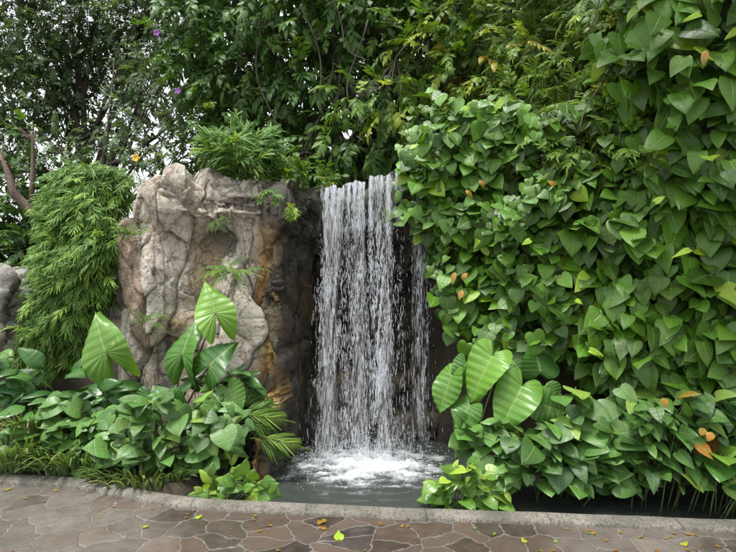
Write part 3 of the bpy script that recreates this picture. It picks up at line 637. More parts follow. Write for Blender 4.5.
# foam on the pool
m, nt, out = newmat('foam'); k = N(nt); tc = k.node('ShaderNodeTexCoord'); n1 = k.noise(tc.outputs['Object'], 38, 8, .8)
at_ = k.node('ShaderNodeAttribute', attribute_name='lf'); sx = k.node('ShaderNodeSeparateXYZ'); k.lk(at_.outputs['Vector'], sx.inputs[0])
p = k.node('ShaderNodeBsdfPrincipled'); p.inputs['Base Color'].default_value = (.84, .88, .90, 1); p.inputs['Roughness'].default_value = .35
bp = k.node('ShaderNodeBump'); bp.inputs['Distance'].default_value = .02; k.lk(n1.outputs['Fac'], bp.inputs['Height']); k.lk(bp.outputs[0], p.inputs['Normal'])
tr = k.node('ShaderNodeBsdfTransparent'); mx = k.node('ShaderNodeMixShader')
k.lk(k.ramp(k.math('ADD', n1.outputs['Fac'], sx.outputs[0]), 1.28, .52), mx.inputs[0]); k.lk(p.outputs[0], mx.inputs[1]); k.lk(tr.outputs[0], mx.inputs[2]); k.lk(mx.outputs[0], out.inputs[0])
M['foam'] = m
xs = np.arange(-1.0, 1.05, .009); ys = np.arange(4.3, 5.62, .009); X, Y = np.meshgrid(xs, ys)
pq = np.stack([X.ravel(), Y.ravel(), 0*X.ravel()], 1); d = np.sqrt(((X-FX)/.72)**2+((Y-FY+.04)/.56)**2)
nf = fbm(pq*np.array([4, 7, 1]), 4, 90).reshape(X.shape); nn = fbm(pq*14, 3, 91).reshape(X.shape)
dens = 1.12-d*1.05+nf*.85+nn*.3
Zf = water_z(X, Y)+.004+.055*np.maximum(0, nn+.35)*np.exp(-(d/.7)**2)+.012*np.maximum(0, nf)*np.exp(-d)
nx, ny = len(xs), len(ys); i = np.arange(ny-1)[:, None]; j = np.arange(nx-1)[None]; keep = (dens[:-1, :-1] > -.02)
ii, jj = np.nonzero(keep); q = np.stack([ii*nx+jj, ii*nx+jj+1, (ii+1)*nx+jj+1, (ii+1)*nx+jj], -1)
at = np.zeros((X.size, 3)); at[:, 0] = np.clip(dens.ravel()*.75, -.3, 1)
V = np.stack([X, Y, Zf], -1).reshape(-1, 3); used, inv = np.unique(q.ravel(), return_inverse=True)
b = Batch(); b.raw(V[used], inv, np.full(len(ii), 4), None, at[used])
tag(b.build('foam', M['foam']), 'white churned foam spreading where the fall hits the pool', 'foam', kind='stuff')

# ---------------------------------------------------------------- foliage helpers
def rand_at(r, n, lo=0., hi=1., young=.0, old=0.):
    a = np.zeros((n, 3)); a[:, 0] = r.uniform(lo, hi, n)
    a[:, 1] = np.where(r.rand(n) < young, r.uniform(.5, 1, n), r.uniform(0, .12, n)); a[:, 2] = np.where(r.rand(n) < old, r.uniform(.6, 1, n), 0)
    return a
def scatter(b, T, pos, dirs, ups, scale, at, r):
    idx = r.randint(len(T), size=len(pos)); B = frame(dirs, ups)
    for k_ in range(len(T)):
        m_ = idx == k_; b.inst(T[k_], pos[m_], B[m_], scale[m_], at[m_])
def inpoly(px, py, poly):
    c = np.zeros(len(px), bool); n = len(poly)
    for i_ in range(n):
        x1, y1 = poly[i_]; x2, y2 = poly[(i_+1) % n]
        c ^= ((y1 > py) != (y2 > py)) & (px < (x2-x1)*(py-y1)/(y2-y1+1e-9)+x1)
    return c
def polysample(poly, n, r):
    poly = [(float(a), float(c)) for a, c in poly]; xs_ = [a for a, _ in poly]; ys_ = [c for _, c in poly]; X = []; Yy = []; tot = 0
    while tot < n:
        a = r.uniform(min(xs_), max(xs_), n*2); c = r.uniform(min(ys_), max(ys_), n*2); m_ = inpoly(a, c, poly); X.append(a[m_]); Yy.append(c[m_]); tot += m_.sum()
    return np.concatenate(X)[:n], np.concatenate(Yy)[:n]
def to3(px, py, Y): return np.stack([(px-368.)/F*Y, Y, CH-(py-276.)/F*Y], 1)

def tree(name, label, base, top, clumps, T, mat, nspr, ssc, seed, bark='bark', trunk_r=.12, young=.03, old=.0, lo=0., hi=1., droop=-.15, group=None, clear=0):
    """clumps: list of (centre, radius). trunk from base to top; a limb to every clump; sprigs through each clump"""
    r = R(seed); base = np.array(base, float); top = np.array(top, float)
    o = thing(name, label, 'tree', base, group)
    tb = Batch(); ts = np.linspace(0, 1, 9); bend = r.randn(3)*.18*np.array([1, 1, 0])
    tp = np.array([base+(top-base)*t+bend*math.sin(t*3.1)+r.randn(3)*.03 for t in ts]); tb.tube(tp, trunk_r*(1-.93*ts), 8)
    tb.build('trunk', M[bark], o)
    bb = Batch(); fb = Batch(); P_ = []; D_ = []
    for (c, rad) in clumps:
        c = np.array(c, float); rad = np.array(rad if hasattr(rad, '__len__') else (rad,)*3, float)
        k0 = r.randint(2, 7); s0 = tp[k0]; lr = min(.38, .85*(1-.93*ts[k0])); mid = (s0+c)/2+r.randn(3)*.2+np.array([0, 0, .15]); t4 = np.linspace(0, 1, 7)[:, None]
        lp = (1-t4)**2*s0+2*(1-t4)*t4*mid+t4**2*c; bb.tube(lp, trunk_r*np.linspace(lr, .09, 7), 6)
        for _ in range(6):
            e = c+r.randn(3)*rad*.55; m2_ = (c+e)/2+r.randn(3)*.08; w = (1-t4)**2*lp[4]+2*(1-t4)*t4*m2_+t4**2*e; bb.tube(w, trunk_r*np.linspace(.10, .03, 7), 4)
        n = max(6, int(nspr*(rad.prod()**(2/3.))/1.0)); dd = r.randn(n, 3); dd /= np.linalg.norm(dd, axis=1)[:, None]
        rr = r.rand(n)**.42; wob = 1+.55*perlin(dd*2.2+c, seed+3); P_.append(c+dd*rad*(rr*wob)[:, None]); D_.append(dd)
    P_ = np.concatenate(P_); D_ = np.concatenate(D_); n = len(P_)
    dirs = D_*.9+r.randn(n, 3)*.5+np.array([0, -.15, droop]); ups = np.array([0, -.35, 1])+r.randn(n, 3)*.25
    cl = perlin(P_*1.6, seed+8)*.9; at = rand_at(r, n, lo, hi, young, old); at[:, 0] = np.clip(at[:, 0]*.6+.25+cl*.5, 0, 1)
    scatter(fb, T, P_, dirs, ups, ssc*r.uniform(.7, 1.3, n), at, r)
    bb.build('branches', M[bark], o); fb.build('crown', mat, o); return o

# ---------------------------------------------------------------- trees behind
def clumps_px(lst): return [(P(a, c, Y), rad) for a, c, Y, rad in lst]
tree('tree', 'tall small leaved tree at upper left with white sky showing through', (-5.4, 10.0, .6), (-5.2, 9.8, 6.0),
     clumps_px([(30, 30, 9.6, .95), (95, 20, 10, .9), (150, 15, 9.5, .85), (60, 75, 10, .75), (125, 62, 10.4, .7), (10, 95, 9.2, .75), (70, 120, 10.5, .5), (145, 92, 9.5, .55), (110, 138, 10, .42), (10, -40, 9.5, .9), (90, -60, 10, 1), (170, -50, 9.5, 1), (-60, 40, 9.5, 1.1), (-60, 130, 9.2, .8), (15, 140, 9.0, .5)]),
     smallS, M['tree_hazed'], 600, .85, 1, trunk_r=.13)
tree('leaning_tree', 'dark thin tree forking above the bamboo at left', P(92, 190, 8.6)*np.array([1, 1, 0])+np.array([0, 0, .5]), P(118, 60, 8.6),
     clumps_px([(130, 120, 8.4, .42), (160, 140, 8.2, .42), (60, 150, 8.6, .40), (105, 150, 8.8, .33), (185, 110, 8, .5), (150, 168, 8.3, .3), (195, 150, 8, .38), (205, 172, 7.8, .3), (165, 60, 8.4, .5), (20, 172, 8.6, .35)]),
     smallS, M['tree_hazed'], 300, .85, 2, trunk_r=.10)
tree('fallen_tree', 'bare brown forked trunk leaning at the left edge above the boulders', P(72, 196, 7.4)*np.array([1, 1, 0])+np.array([0, 0, 1.9]), P(2, 142, 7.6),
     clumps_px([(8, 172, 7.6, .16), (30, 132, 7.6, .16)]), smallS, M['tree_dark'], 120, .9, 33, bark='bark_brown', trunk_r=.10)
tree('tree', 'dark evergreen tree low at the left edge behind the boulders', (-6.2, 9.0, .6), (-6.0, 9.0, 2.4),
     clumps_px([(0, 215, 8.6, .75), (45, 215, 8.8, .55), (-50, 230, 8.5, .9), (20, 255, 8.3, .6), (70, 200, 9, .5), (-10, 300, 8.2, .7), (60, 260, 8.2, .6)]),
     broadS, M['tree_dark'], 230, 1.1, 3, hi=.4)
tree('tree', 'broad dark tree with hanging twigs above the rock face', P(250, 190, 8.0)*np.array([1, 1, 0])+np.array([0, 0, 1.5]), P(258, -30, 8),
     clumps_px([(205, 25, 7.8, .65), (240, 70, 7.6, .6), (285, 25, 7.4, .7), (225, 120, 7.4, .42), (300, 85, 7.3, .55), (265, 130, 7.6, .45), (210, -50, 8, .9), (300, -60, 7.6, .9), (185, 75, 7.6, .38)]),
     broadS, M['tree_dark'], 240, .95, 4, trunk_r=.10, young=.05, droop=-.5)
tree('tree', 'dark leafy tree rising directly above the waterfall lip', P(335, 190, 7.4)*np.array([1, 1, 0])+np.array([0, 0, 2.2]), P(330, -20, 7.4),
     clumps_px([(345, 40, 7.2, .65), (385, 90, 6.9, .42), (330, 135, 6.9, .36), (300, 160, 6.8, .3), (365, 140, 6.7, .34), (390, 25, 7.2, .6), (340, -50, 7.4, .8), (420, -40, 7.4, .8), (400, 140, 6.8, .35), (280, 175, 6.6, .22)]),
     broadS, M['tree_dark'], 240, .9, 5, trunk_r=.07, young=.04, droop=-.5)
tree('tree', 'tree with yellowing leaves above the top of the heart leaf vines', P(445, 200, 7.0)*np.array([1, 1, 0])+np.array([0, 0, 2.2]), P(425, -10, 7.0),
     clumps_px([(430, 50, 6.5, .5), (470, 70, 6.3, .45), (385, 95, 6.1, .28), (455, 15, 6.6, .5), (500, 95, 6.2, .35), (440, 105, 6.2, .3), (500, 40, 6.4, .45), (460, -50, 6.8, .8), (355, 98, 6.1, .2), (480, 120, 6.0, .28)]),
     broadS, M['tree_mid'], 230, .85, 6, bark='bark', trunk_r=.06, young=.35, old=.03, droop=-.25)
tree('tree', 'feathery yellow green tree behind the upper right vines', P(600, 200, 6.4)*np.array([1, 1, 0])+np.array([0, 0, 2.3]), P(580, -20, 6.4),
     clumps_px([(540, 60, 5.9, .42), (585, 75, 5.5, .42), (560, 120, 5.4, .32), (600, 130, 5.2, .30), (620, 70, 5.3, .38), (545, 20, 6.0, .45), (600, 25, 5.7, .45), (525, 110, 5.6, .30), (590, 165, 5.1, .22), (560, -50, 6, .7), (640, 20, 5.0, .4), (555, 165, 4.75, .22), (640, 110, 4.5, .25), (600, 110, 4.75, .26), (575, 150, 4.7, .22), (630, 150, 4.45, .2), (545, 185, 4.75, .15), (530, 140, 4.85, .2), (640, 60, 4.6, .25), (610, 0, 5.1, .4), (625, 45, 4.9, .3), (650, -20, 5, .4)]),
     tinyS, M['yellowgreen'], 620, 1.05, 7, trunk_r=.06, young=.15, old=.012)
tree('added_shade_tree', 'added tree with its crown out of view, shading the upper right', (3.6, 6.2, 3.4), (3.2, 5.6, 6.6),  # unseen crown added above the frame to darken the upper right
     [((2.9, 4.2, 4.6), (.9, .8, .45)), ((3.9, 3.6, 4.3), (.9, .8, .5)), ((1.9, 3.6, 5.1), (1.0, .8, .4)), ((4.2, 5.0, 5.2), (1.1, 1, .6)), ((2.6, 5.8, 5.6), (1.1, 1, .5))],
     broadS, M['tree_dark'], 170, 1.1, 71, trunk_r=.16, young=.04, droop=-.3)
for i_, (x_, y_, h_, lab_) in enumerate([(-6.6, 6.6, 2.2, 'low bushy tree standing beyond the left edge past the boulders'), (-8.2, 8.2, 3.6, 'rounded tree farther off beyond the left edge'), (-5.6, 5.4, 1.2, 'knee high leafy shrub beyond the left end of the bed')]):
    tree('bushy_tree', lab_, (x_, y_, 0), (x_, y_, h_*.8), [((x_+.4*h_*math.cos(a_)*.5, y_+.4*h_*math.sin(a_)*.5, h_*(.35+.22*(a_ % 1.7))), (h_*.3, h_*.3, h_*.25)) for a_ in (0.3, 1.4, 2.6, 3.7, 4.9, 5.8)], broadS, M['tree_hazed'], 260, 1.0, 80+i_, trunk_r=.05)
# dense dark wood filling the slope behind (reads as one mass)
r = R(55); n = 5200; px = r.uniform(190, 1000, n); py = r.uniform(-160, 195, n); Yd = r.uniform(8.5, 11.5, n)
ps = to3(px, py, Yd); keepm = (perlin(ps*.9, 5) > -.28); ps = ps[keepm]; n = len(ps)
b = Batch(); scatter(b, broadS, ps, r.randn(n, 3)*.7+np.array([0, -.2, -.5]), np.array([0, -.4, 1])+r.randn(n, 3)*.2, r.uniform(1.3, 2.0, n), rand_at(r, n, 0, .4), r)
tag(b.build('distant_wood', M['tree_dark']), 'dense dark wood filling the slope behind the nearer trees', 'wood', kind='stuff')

# hanging lianas
for i_, (x0, y0, x1, y1, Y) in enumerate([(300, 5, 333, 118, 6.8), (322, -5, 372, 60, 6.7), (360, 20, 352, 120, 6.6), (262, 20, 268, 128, 7.0)]):
    a = P(x0, y0, Y); c = P(x1, y1, Y-.2); t4 = np.linspace(0, 1, 14)[:, None]; lp = a+(c-a)*t4; lp[:, 0] += .10*np.sin(t4[:, 0]*5+i_); lp[:, 2] -= .15*np.sin(t4[:, 0]*3.1)
    b = Batch(); b.tube(lp, .011-.004*t4[:, 0], 6)
    lab = ['brown liana curving down in the dark gap left above the fall', 'thin liana slanting across the dark leaves above the fall', 'thin liana hanging straight over the middle of the fall', 'dark liana hanging above the rock face at left'][i_]
    tag(b.build('liana', M['bark'], loc=lp[0]), lab, 'liana', 'lianas hanging from the trees')

# ---------------------------------------------------------------- bamboo cascade on the left
def spray_mass(name, label, cat, base, poly, n, Y0, Yvar, T, mat, sc, dirf, seed, young=.1, old=0, group=None, lo=0, hi=1, bulge=.3, stems=8, sm='stem'):
    r = R(seed); px, py = polysample(poly, n, r); pc = np.array(poly, float).mean(0)
    ex = np.array(poly, float)[:, 0].ptp()/2 if hasattr(np.array(poly, float), 'ptp') else np.ptp(np.array(poly, float)[:, 0])/2
    ey = np.ptp(np.array(poly, float)[:, 1])/2
    rr = np.clip(((px-pc[0])/ex)**2+((py-pc[1])/ey)**2, 0, 1)
    Y = Y0-bulge*(1-rr)+r.uniform(0, Yvar, n); ps = to3(px, py, Y)
    Y2 = Y+.22*perlin(ps*2.6, seed)-.05; ps = to3(px, py, Y2)
    o = thing(name, label, cat, base, group); b = Batch()
    dirs = dirf(ps, r, n); ups = np.array([0, -.5, .9])+r.randn(n, 3)*.2
    at = rand_at(r, n, lo, hi, young, old); at[:, 0] = np.clip(at[:, 0]*.6+.2+.55*perlin(ps*3.2, seed+1), 0, 1)
    scatter(b, T, ps, dirs, ups, sc*r.uniform(.75, 1.25, n), at, r); b.build('foliage', mat, o)
    if stems:
        sb = Batch(); ch = r.choice(len(ps), stems)
        for c in ps[ch]:
            t4 = np.linspace(0, 1, 9)[:, None]; m_ = (np.array(base)+c)/2+np.array([0, .2, .3]); sb.tube((1-t4)**2*np.array(base)+2*(1-t4)*t4*m_+t4**2*c, np.linspace(.012, .004, 9), 5)
        sb.build('stems', M[sm], o)
    return o
bam_poly = [(62, 172), (85, 163), (118, 165), (136, 172), (132, 195), (122, 215), (124, 250), (118, 285), (100, 300), (105, 322), (92, 352), (64, 366), (26, 358), (30, 335), (42, 300), (48, 262), (54, 235), (50, 200), (58, 182)]
spray_mass('bamboo', 'bright green weeping bamboo cascading beside the left of the rock face', 'bamboo', (-2.95, 6.0, .6), bam_poly, 2900, 5.75, .35, bambooS, M['bamboo'], 1.0,
           lambda p, r, n: np.stack([-.55+r.randn(n)*.45, -.40+r.randn(n)*.35, -.40+r.randn(n)*.40], 1), 11, young=.16, bulge=.45, stems=26)
spray_mass('bamboo', 'small tufted green bamboo clump standing on top of the rock face', 'bamboo', P(245, 186, 5.75), [(212, 160), (208, 146), (222, 136), (240, 132), (262, 138), (274, 152), (272, 166), (255, 174), (228, 168)], 190, 5.6, .4, tuftS, M['fern'], .70,
           lambda p, r, n: np.stack([(p[:, 0]+1.25)*1.6+r.randn(n)*.3, -.3+r.randn(n)*.3, .35+r.randn(n)*.35], 1), 12, young=.15, lo=.2, stems=14)
spray_mass('shrub', 'low leafy shrub trailing over the ledge between bamboo tuft and fall', 'shrub', P(295, 185, 5.9), [(255, 178), (262, 168), (300, 165), (330, 168), (345, 180), (310, 188), (270, 186)], 70, 5.75, .3, smallS, M['tree_mid'], .75,
           lambda p, r, n: np.stack([r.randn(n)*.6, -.5+r.randn(n)*.3, .2+r.randn(n)*.5], 1), 14, young=.15, stems=3)
# ---------------------------------------------------------------- vines on the right
def vine(name, label, poly, n, T, mat, size, seed, young=.03, old=.006, off=0., thick=.5, lo=0, hi=1, group=None, sv=.3, stems=10, face=.9, jx=3.):
    r = R(seed); px, py = polysample(poly, n, r); px = px+np.clip(r.randn(n), -2, 2)*jx; py = py+np.clip(r.randn(n), -2, 2)*jx; Y = wall_depth(px)-off; ps = to3(px, py, Y)
    big = fbm(ps*2.0, 2, 99); nrm = np.array([-.45, -.88, .12])
    ps = ps+nrm*(big*.30-r.rand(n)**1.15*thick+.08)[:, None]
    slope = np.clip(1.2-ps[:, 2], 0, 2)*.22; ps[:, 1] -= slope
    keep = (fbm(ps*3.6+3, 2, seed+5) > -.24+.08*r.randn(n)); ps = ps[keep]; n = len(ps)
    dirs = np.stack([-.20+r.randn(n)*.55, -.45+r.randn(n)*.30, -.75+r.randn(n)*.45], 1)
    ups = np.stack([-.25+r.randn(n)*.45, -face+r.randn(n)*.3, .75+r.randn(n)*.35], 1)
    o = thing(name, label, 'vine', ps.min(0)*np.array([0, 0, 1])+ps.mean(0)*np.array([1, 1, 0]), group)
    at = rand_at(r, n, lo, hi, young, 0); at[:, 0] = np.clip(at[:, 0]**1.3*.95+.6*perlin(ps*2.5, seed), 0, 1)
    b = Batch(); scatter(b, T, ps, dirs, ups, size*r.uniform(1-sv, 1+sv, n)*(1+.28*np.clip((ps[:, 0]-1.5)/1.2, 0, 1)*(size < .15)), at, r); b.build('foliage', mat, o)
    # petioles and creeping stems
    sb = Batch(); ch = r.choice(n, min(n, 500), replace=False)
    for c in ps[ch]:
        e = c+np.array([r.uniform(.0, .08), .12, -.08+r.rand()*.04]); t4 = np.linspace(0, 1, 5)[:, None]; m_ = (c+e)/2+np.array([0, .0, .05]); sb.tube((1-t4)**2*e+2*(1-t4)*t4*m_+t4**2*c, .0028, 4)
    for c in ps[r.choice(n, stems)]:
        q = c+np.array([0, .16, 0]); pts = [q]
        vx = r.randn()*.03
        for _ in range(9): vx += r.randn()*.008; q = q+np.array([vx, r.randn()*.006, -.08]); pts.append(q)
        sb.tube(pts, .006, 5)
    tag(sb.build('stems', M['stem_dark'], o), kind='stuff'); return o, ps
heartpoly = [(396, 132), (408, 116), (428, 98), (470, 98), (512, 100), (545, 128), (548, 190), (560, 240), (565, 300), (560, 345), (530, 350), (470, 352), (448, 338), (438, 300), (430, 262), (418, 235), (402, 205), (393, 175)]
v1, p1 = vine('heart_leaf_vine', 'small heart leaved vine tumbling down right beside the waterfall', heartpoly, 2150, heartL, M['heart'], .108, 21, young=.04, sv=.42, jx=7.)
v2, p2 = vine('heart_leaf_vine', 'larger heart leaved vine covering the middle of the right bank', [(545, 180), (590, 168), (650, 160), (736, 150), (900, 140), (900, 400), (736, 400), (640, 395), (570, 380), (555, 340)], 2400, heartL+longL, M['long'], .132, 22, young=.03, sv=.45)
v3, p3 = vine('long_leaf_climber', 'long leaved climber at the upper right corner with drooping pointed leaves', [(645, 195), (655, 130), (615, 90), (600, 40), (615, -60), (900, -60), (900, 190)], 900, longL, M['long'], .18, 23, young=.035, sv=.4, off=.15, jx=12.)
v4, p4 = vine('heart_leaf_vine', 'sparse dark vine under the feathery tree on the upper bank', [(510, 130), (560, 110), (640, 60), (650, 190), (560, 200)], 620, heartL, M['heart'], .10, 24, young=.08, hi=.8, off=-.05)
# coloured leaves that stand out in the vines
def single_leaf(parent, name, T, mat, base, tip, width, normal=(0, -1, .25), at=(.5, 0, 0), label=None):
    base = np.array(base); tip = np.array(tip); tip = base+(tip-base)*.60; d = tip-base; L = np.linalg.norm(d)
    b = Batch(); b.inst(T, base[None], frame(d, normal), np.array([[width, L, L]]), np.array([at])); o = b.build(name, mat, parent)
    if label: o['label'] = label
    return o
for (own, lst) in ((v1, [(455, 272, 449, 292, 'o'), (462, 280, 468, 268, 'o'), (478, 240, 474, 254, 'y'), (462, 290, 456, 306, 'o'), (466, 190, 480, 200, 'o'), (556, 186, 546, 176, 'o'), (410, 148, 425, 140, 'y'), (480, 180, 488, 190, 'o')]),
                   (v2, [(590, 350, 616, 360, 'y'), (530, 240, 518, 246, 'y'), (576, 300, 588, 306, 'y'), (664, 398, 666, 414, 'o'), (704, 428, 700, 440, 'o'), (712, 432, 706, 446, 'o'), (690, 250, 660, 258, 'y'), (655, 202, 672, 190, 'y')]),
                   (v3, [(700, 14, 672, 24, 'y'), (736, 30, 722, 44, 'y'), (706, 50, 702, 74, 'o')])):
    for a, c, a2, c2, kk in lst:
        Y = wall_depth(a)-.36-max(0, (c-276)/F)*.9
        single_leaf(own, 'yellow_leaf' if kk == 'y' else 'orange_leaf', longL[(a+c) % 3] if kk == 'y' else ovalL[(a*3+c) % 3], M['long'] if kk == 'y' else M['heart'], P(a, c, Y), P(a2, c2, Y-.04), .065 if kk == 'y' else .10, at=(.6, .85, 0) if kk == 'y' else (.2, .2, .75+.25*((a*7) % 5)/5), normal=(-.5+((a*13) % 7)/6., -.8, .1+((c*11) % 7)/6.),
                    label='yellow leaf in the vine' if kk == 'y' else 'orange withered leaf in the vine')

# ---------------------------------------------------------------- leafy plants with petioles from a root
def bush(name, label, cat, root, tips, T, mat, size, seed, young=.05, old=0., lo=0, hi=1, stemr=.0045, sm='stem', sv=.25, out=.9, down=-.55, upv=(0, -.6, .8), group=None, widthk=1.0, arch=.25, dj=.35):
    """tips (n,3): where the blades start"""
    r = R(seed); root = np.array(root, float); n = len(tips); o = thing(name, label, cat, root, group)
    v = tips-root; v[:, 2] *= .2; v /= np.linalg.norm(v, axis=1)[:, None]+1e-6
    dirs = v*out+np.array([0, -.35, down])+r.randn(n, 3)*dj; ups = np.array(upv)+r.randn(n, 3)*.25
    at = rand_at(r, n, lo, hi, young, old); s = size*r.uniform(1-sv, 1+sv, n); sc = np.stack([s*widthk, s, s], 1)
    b = Batch(); scatter(b, T, tips, dirs, ups, sc, at, r); b.build('foliage', mat, o)
    sb = Batch(); t4 = np.linspace(0, 1, 8)[:, None]
    for c in (tips if n < 60 else tips[::14]):
        q = root*np.array([.5, .5, 1])+c*np.array([.5, .5, 0])+np.array([r.randn()*.10, r.randn()*.06+.06, 0]); m_ = (q*.35+c*.65); m_[2] = max(c[2], q[2])+arch*abs(c[2]-q[2])*.6; sb.tube((1-t4)**2*q+2*(1-t4)*t4*m_+t4**2*c, np.linspace(stemr, stemr*.55, 8), 5)
    sb.build('stems', M[sm], o); return o
def tips_px(poly, n, Y0, Yv, seed, front=0.):
    r = R(seed); px, py = polysample(poly, n, r); Y = Y0+r.uniform(-Yv, Yv, n)-front*(py-min(c for _, c in poly))/F
    return to3(px, py, Y)
# left bed
bush('lily_plant', 'dark glossy oval leaved plant at the left edge below the bamboo', 'plant', (-2.75, 4.95, .1), tips_px([(0, 350), (60, 372), (115, 385), (130, 420), (70, 425), (0, 400)], 60, 4.9, .15, 1), ovalL, M['lily'], .24, 1, arch=.1, widthk=1.15, hi=.8, down=-.2)
bush('lily_plant', 'oval leaved plant in front of the tan rock behind the arrow leaves', 'plant', (-1.9, 5.0, .1), tips_px([(105, 395), (130, 380), (160, 385), (165, 420), (120, 425)], 22, 5.0, .1, 2), ovalL, M['lily'], .27, 2, arch=.1, widthk=1.1, down=-.2)
bush('arrowhead_plant', 'dense arrowhead leaved plant at the kerb below the tall arrow leaves', 'plant', (-1.65, 4.5, .05), tips_px([(98, 420), (150, 395), (215, 395), (248, 415), (240, 455), (205, 472), (150, 478), (100, 470)], 240, 4.5, .2, 3, .4), arrowL+heartL, M['syn'], .125, 3, down=-.45, sv=.45, dj=.6, young=.13, widthk=1.1)
bush('arrowhead_plant', 'arrowhead leaved plant with grey green leaves hanging over the left kerb', 'plant', (-2.3, 4.65, .05), tips_px([(50, 425), (100, 415), (135, 430), (130, 478), (95, 482), (60, 465)], 95, 4.55, .12, 4, .3), arrowL, M['syn'], .13, 4, down=-.5, sv=.4, dj=.5, lo=.1, widthk=1.1)
bush('lily_plant', 'pale veined broad leaved plant low at the left between grass and arrowheads', 'plant', (-2.35, 4.75, .05), tips_px([(48, 400), (110, 400), (105, 440), (60, 450), (40, 430)], 34, 4.7, .1, 5, .3), heartL, M['syn'], .17, 5, down=-.5, lo=.4)
bush('leafy_plant', 'bushy dark plant filling the bed behind the palm and below the rock', 'plant', (-1.35, 4.95, .05), tips_px([(190, 375), (235, 370), (262, 385), (240, 420), (190, 410)], 55, 4.95, .12, 6, .2), ovalL, M['lily'], .16, 6, hi=.8)
bush('heart_leaf_plant', 'low heart leaved plant hugging the kerb at the far left', 'plant', (-2.75, 4.62, .05), tips_px([(0, 425), (60, 420), (75, 455), (60, 472), (0, 470)], 46, 4.6, .1, 7, .3), heartL+ovalL, M['syn'], .15, 7, down=-.4, lo=.3, young=.12)
# grasses
def grass(name, label, root, n, length, spread, seed, mat, lean=(0, -.2), lo=0, hi=1, young=.1, width=1.0, group=None, droop=.5):
    r = R(seed); o = thing(name, label, 'grass', root, group); b = Batch(); root = np.array(root, float)
    for i_ in range(n):
        a = r.uniform(0, 6.28); s = spread*r.rand()**.5; q = root+np.array([math.cos(a)*s, math.sin(a)*s*.5, 0]); L = length*r.uniform(.6, 1.15)
        dh = np.array([math.cos(a)*.7+lean[0], math.sin(a)*.7+lean[1], 0])*r.uniform(.4, 1.1); t = np.linspace(0, 1, 7)[:, None]
        c = q+dh*L*t**1.4+np.array([0, 0, 1])*L*(t-droop*r.uniform(.6, 1.3)*t**2.6); w = .0095*width*np.array([.6, 1, 1.05, 1, .8, .5, .05])[:, None]
        tn = np.gradient(c, axis=0); sd = np.cross(tn, (0, 0, 1)); sd /= np.linalg.norm(sd, axis=1)[:, None]+1e-6; mid = c-np.array([0, 0, 1])*w*.5
        V_ = np.stack([c-sd*w, mid, c+sd*w], 1).reshape(-1, 3); Lp = []
        for k_ in range(6):
            for j_ in (0, 1): Lp += [k_*3+j_, k_*3+j_+1, k_*3+3+j_+1, k_*3+3+j_]
        U_ = np.stack([np.tile([-1, 0, 1], 7), np.repeat(np.linspace(0, 1, 7), 3), np.zeros(21)], 1)
        b.raw(V_, Lp, [4]*12, U_, rand_at(r, 1, lo, hi, young)[0])
    b.build('blades', mat, o); return o
grass('grass_tuft', 'strappy green grass tuft at the left edge by the kerb', (-2.95, 4.56, .03), 260, .46, .34, 1, M['grass'])
grass('grass_tuft', 'fine grass tuft between the kerb and the left arrowhead plant', (-2.42, 4.50, .03), 220, .38, .30, 2, M['grass'])
grass('grass_tuft', 'cream striped grass tuft among the dark oval leaves at left', (-2.9, 4.72, .22), 100, .42, .20, 3, M['grass'], young=.5)
grass('grass_tuft', 'dark grass tuft hanging over the kerb beneath the arrowhead plant', (-1.75, 4.27, .0), 190, .26, .36, 4, M['grass'], hi=.25)
grass('grass_tuft', 'narrow leaved grass tuft beside the little palm below the rock', (-1.2, 4.72, .10), 70, .42, .10, 5, M['grass'], lean=(.2, -.2))

# big arrow-leaved plants: every leaf a part with its own petiole
taroB = [blade('taro', 64, 5, f, c, twist=(.28, -.22, .35)[i_], ripple=rp, K=13, wave=w, seed=i_) for i_, (f, c, rp, w) in enumerate([(.18, .35, .020, .10), (.36, .5, .022, .12), (.08, .75, .018, .15)])]
taroC = [blade('tarobroad', 64, 5, f, c, ripple=rp, K=12, wave=w, twist=(.2, -.25, .3)[i_], seed=i_+5) for i_, (f, c, rp, w) in enumerate([(.15, .3, .016, .08), (.3, .5, .018, .09), (.05, .65, .015, .12)])]
def big_plant(name, label, root, leaves, sm, seed, TB=None):
    TB = TB or taroB
    r = R(seed); o = thing(name, label, 'plant', root)
    for (bx, by, tx, ty, w, Y, dt, tp, at, mt, nrm) in leaves:
        base = P(bx, by, Y); tip = P(tx, ty, Y+dt); L = np.linalg.norm(tip-base)
        b = Batch(); b.inst(TB[tp], base[None], frame(tip-base, nrm), np.array([[w/F*Y/1.0, L*.96, L*.96]]), np.array([at])); lf = b.build('leaf', M[mt], o)
        t4 = np.linspace(0, 1, 12)[:, None]; q = np.array(root)+np.array([r.randn()*.03, r.randn()*.03, 0]); bk = base+np.array([0, .02, -.004]); m_ = q*.3+bk*.7+np.array([0, .10, .12])
        s = Batch(); s.tube((1-t4)**2*q+2*(1-t4)*t4*m_+t4**2*bk, np.linspace(.010, .005, 12), 6); s.build('petiole', M[sm], lf)
    return o
F1 = (-.1, -1, .35); F2 = (.3, -1, .3); F3 = (-.45, -.9, .3)
big_plant('arrow_leaf_plant', 'tall plant with four huge arrow shaped leaves before the tan rock', (-1.75, 4.85, .08), [
    (106, 352, 90, 312, 58, 4.85, .06, 1, (.75, .25, 0), 'taro_spot', (-.15, -.95, .35)),
    (215, 313, 205, 279, 44, 4.85, .08, 0, (.8, .75, 0), 'taro', F2),
    (183, 354, 192, 316, 46, 4.8, .10, 1, (.5, .10, 0), 'taro', F3),
    (209, 366, 232, 340, 42, 4.7, .05, 2, (.2, .0, 0), 'taro', F1)], 'stem_dark', 4)
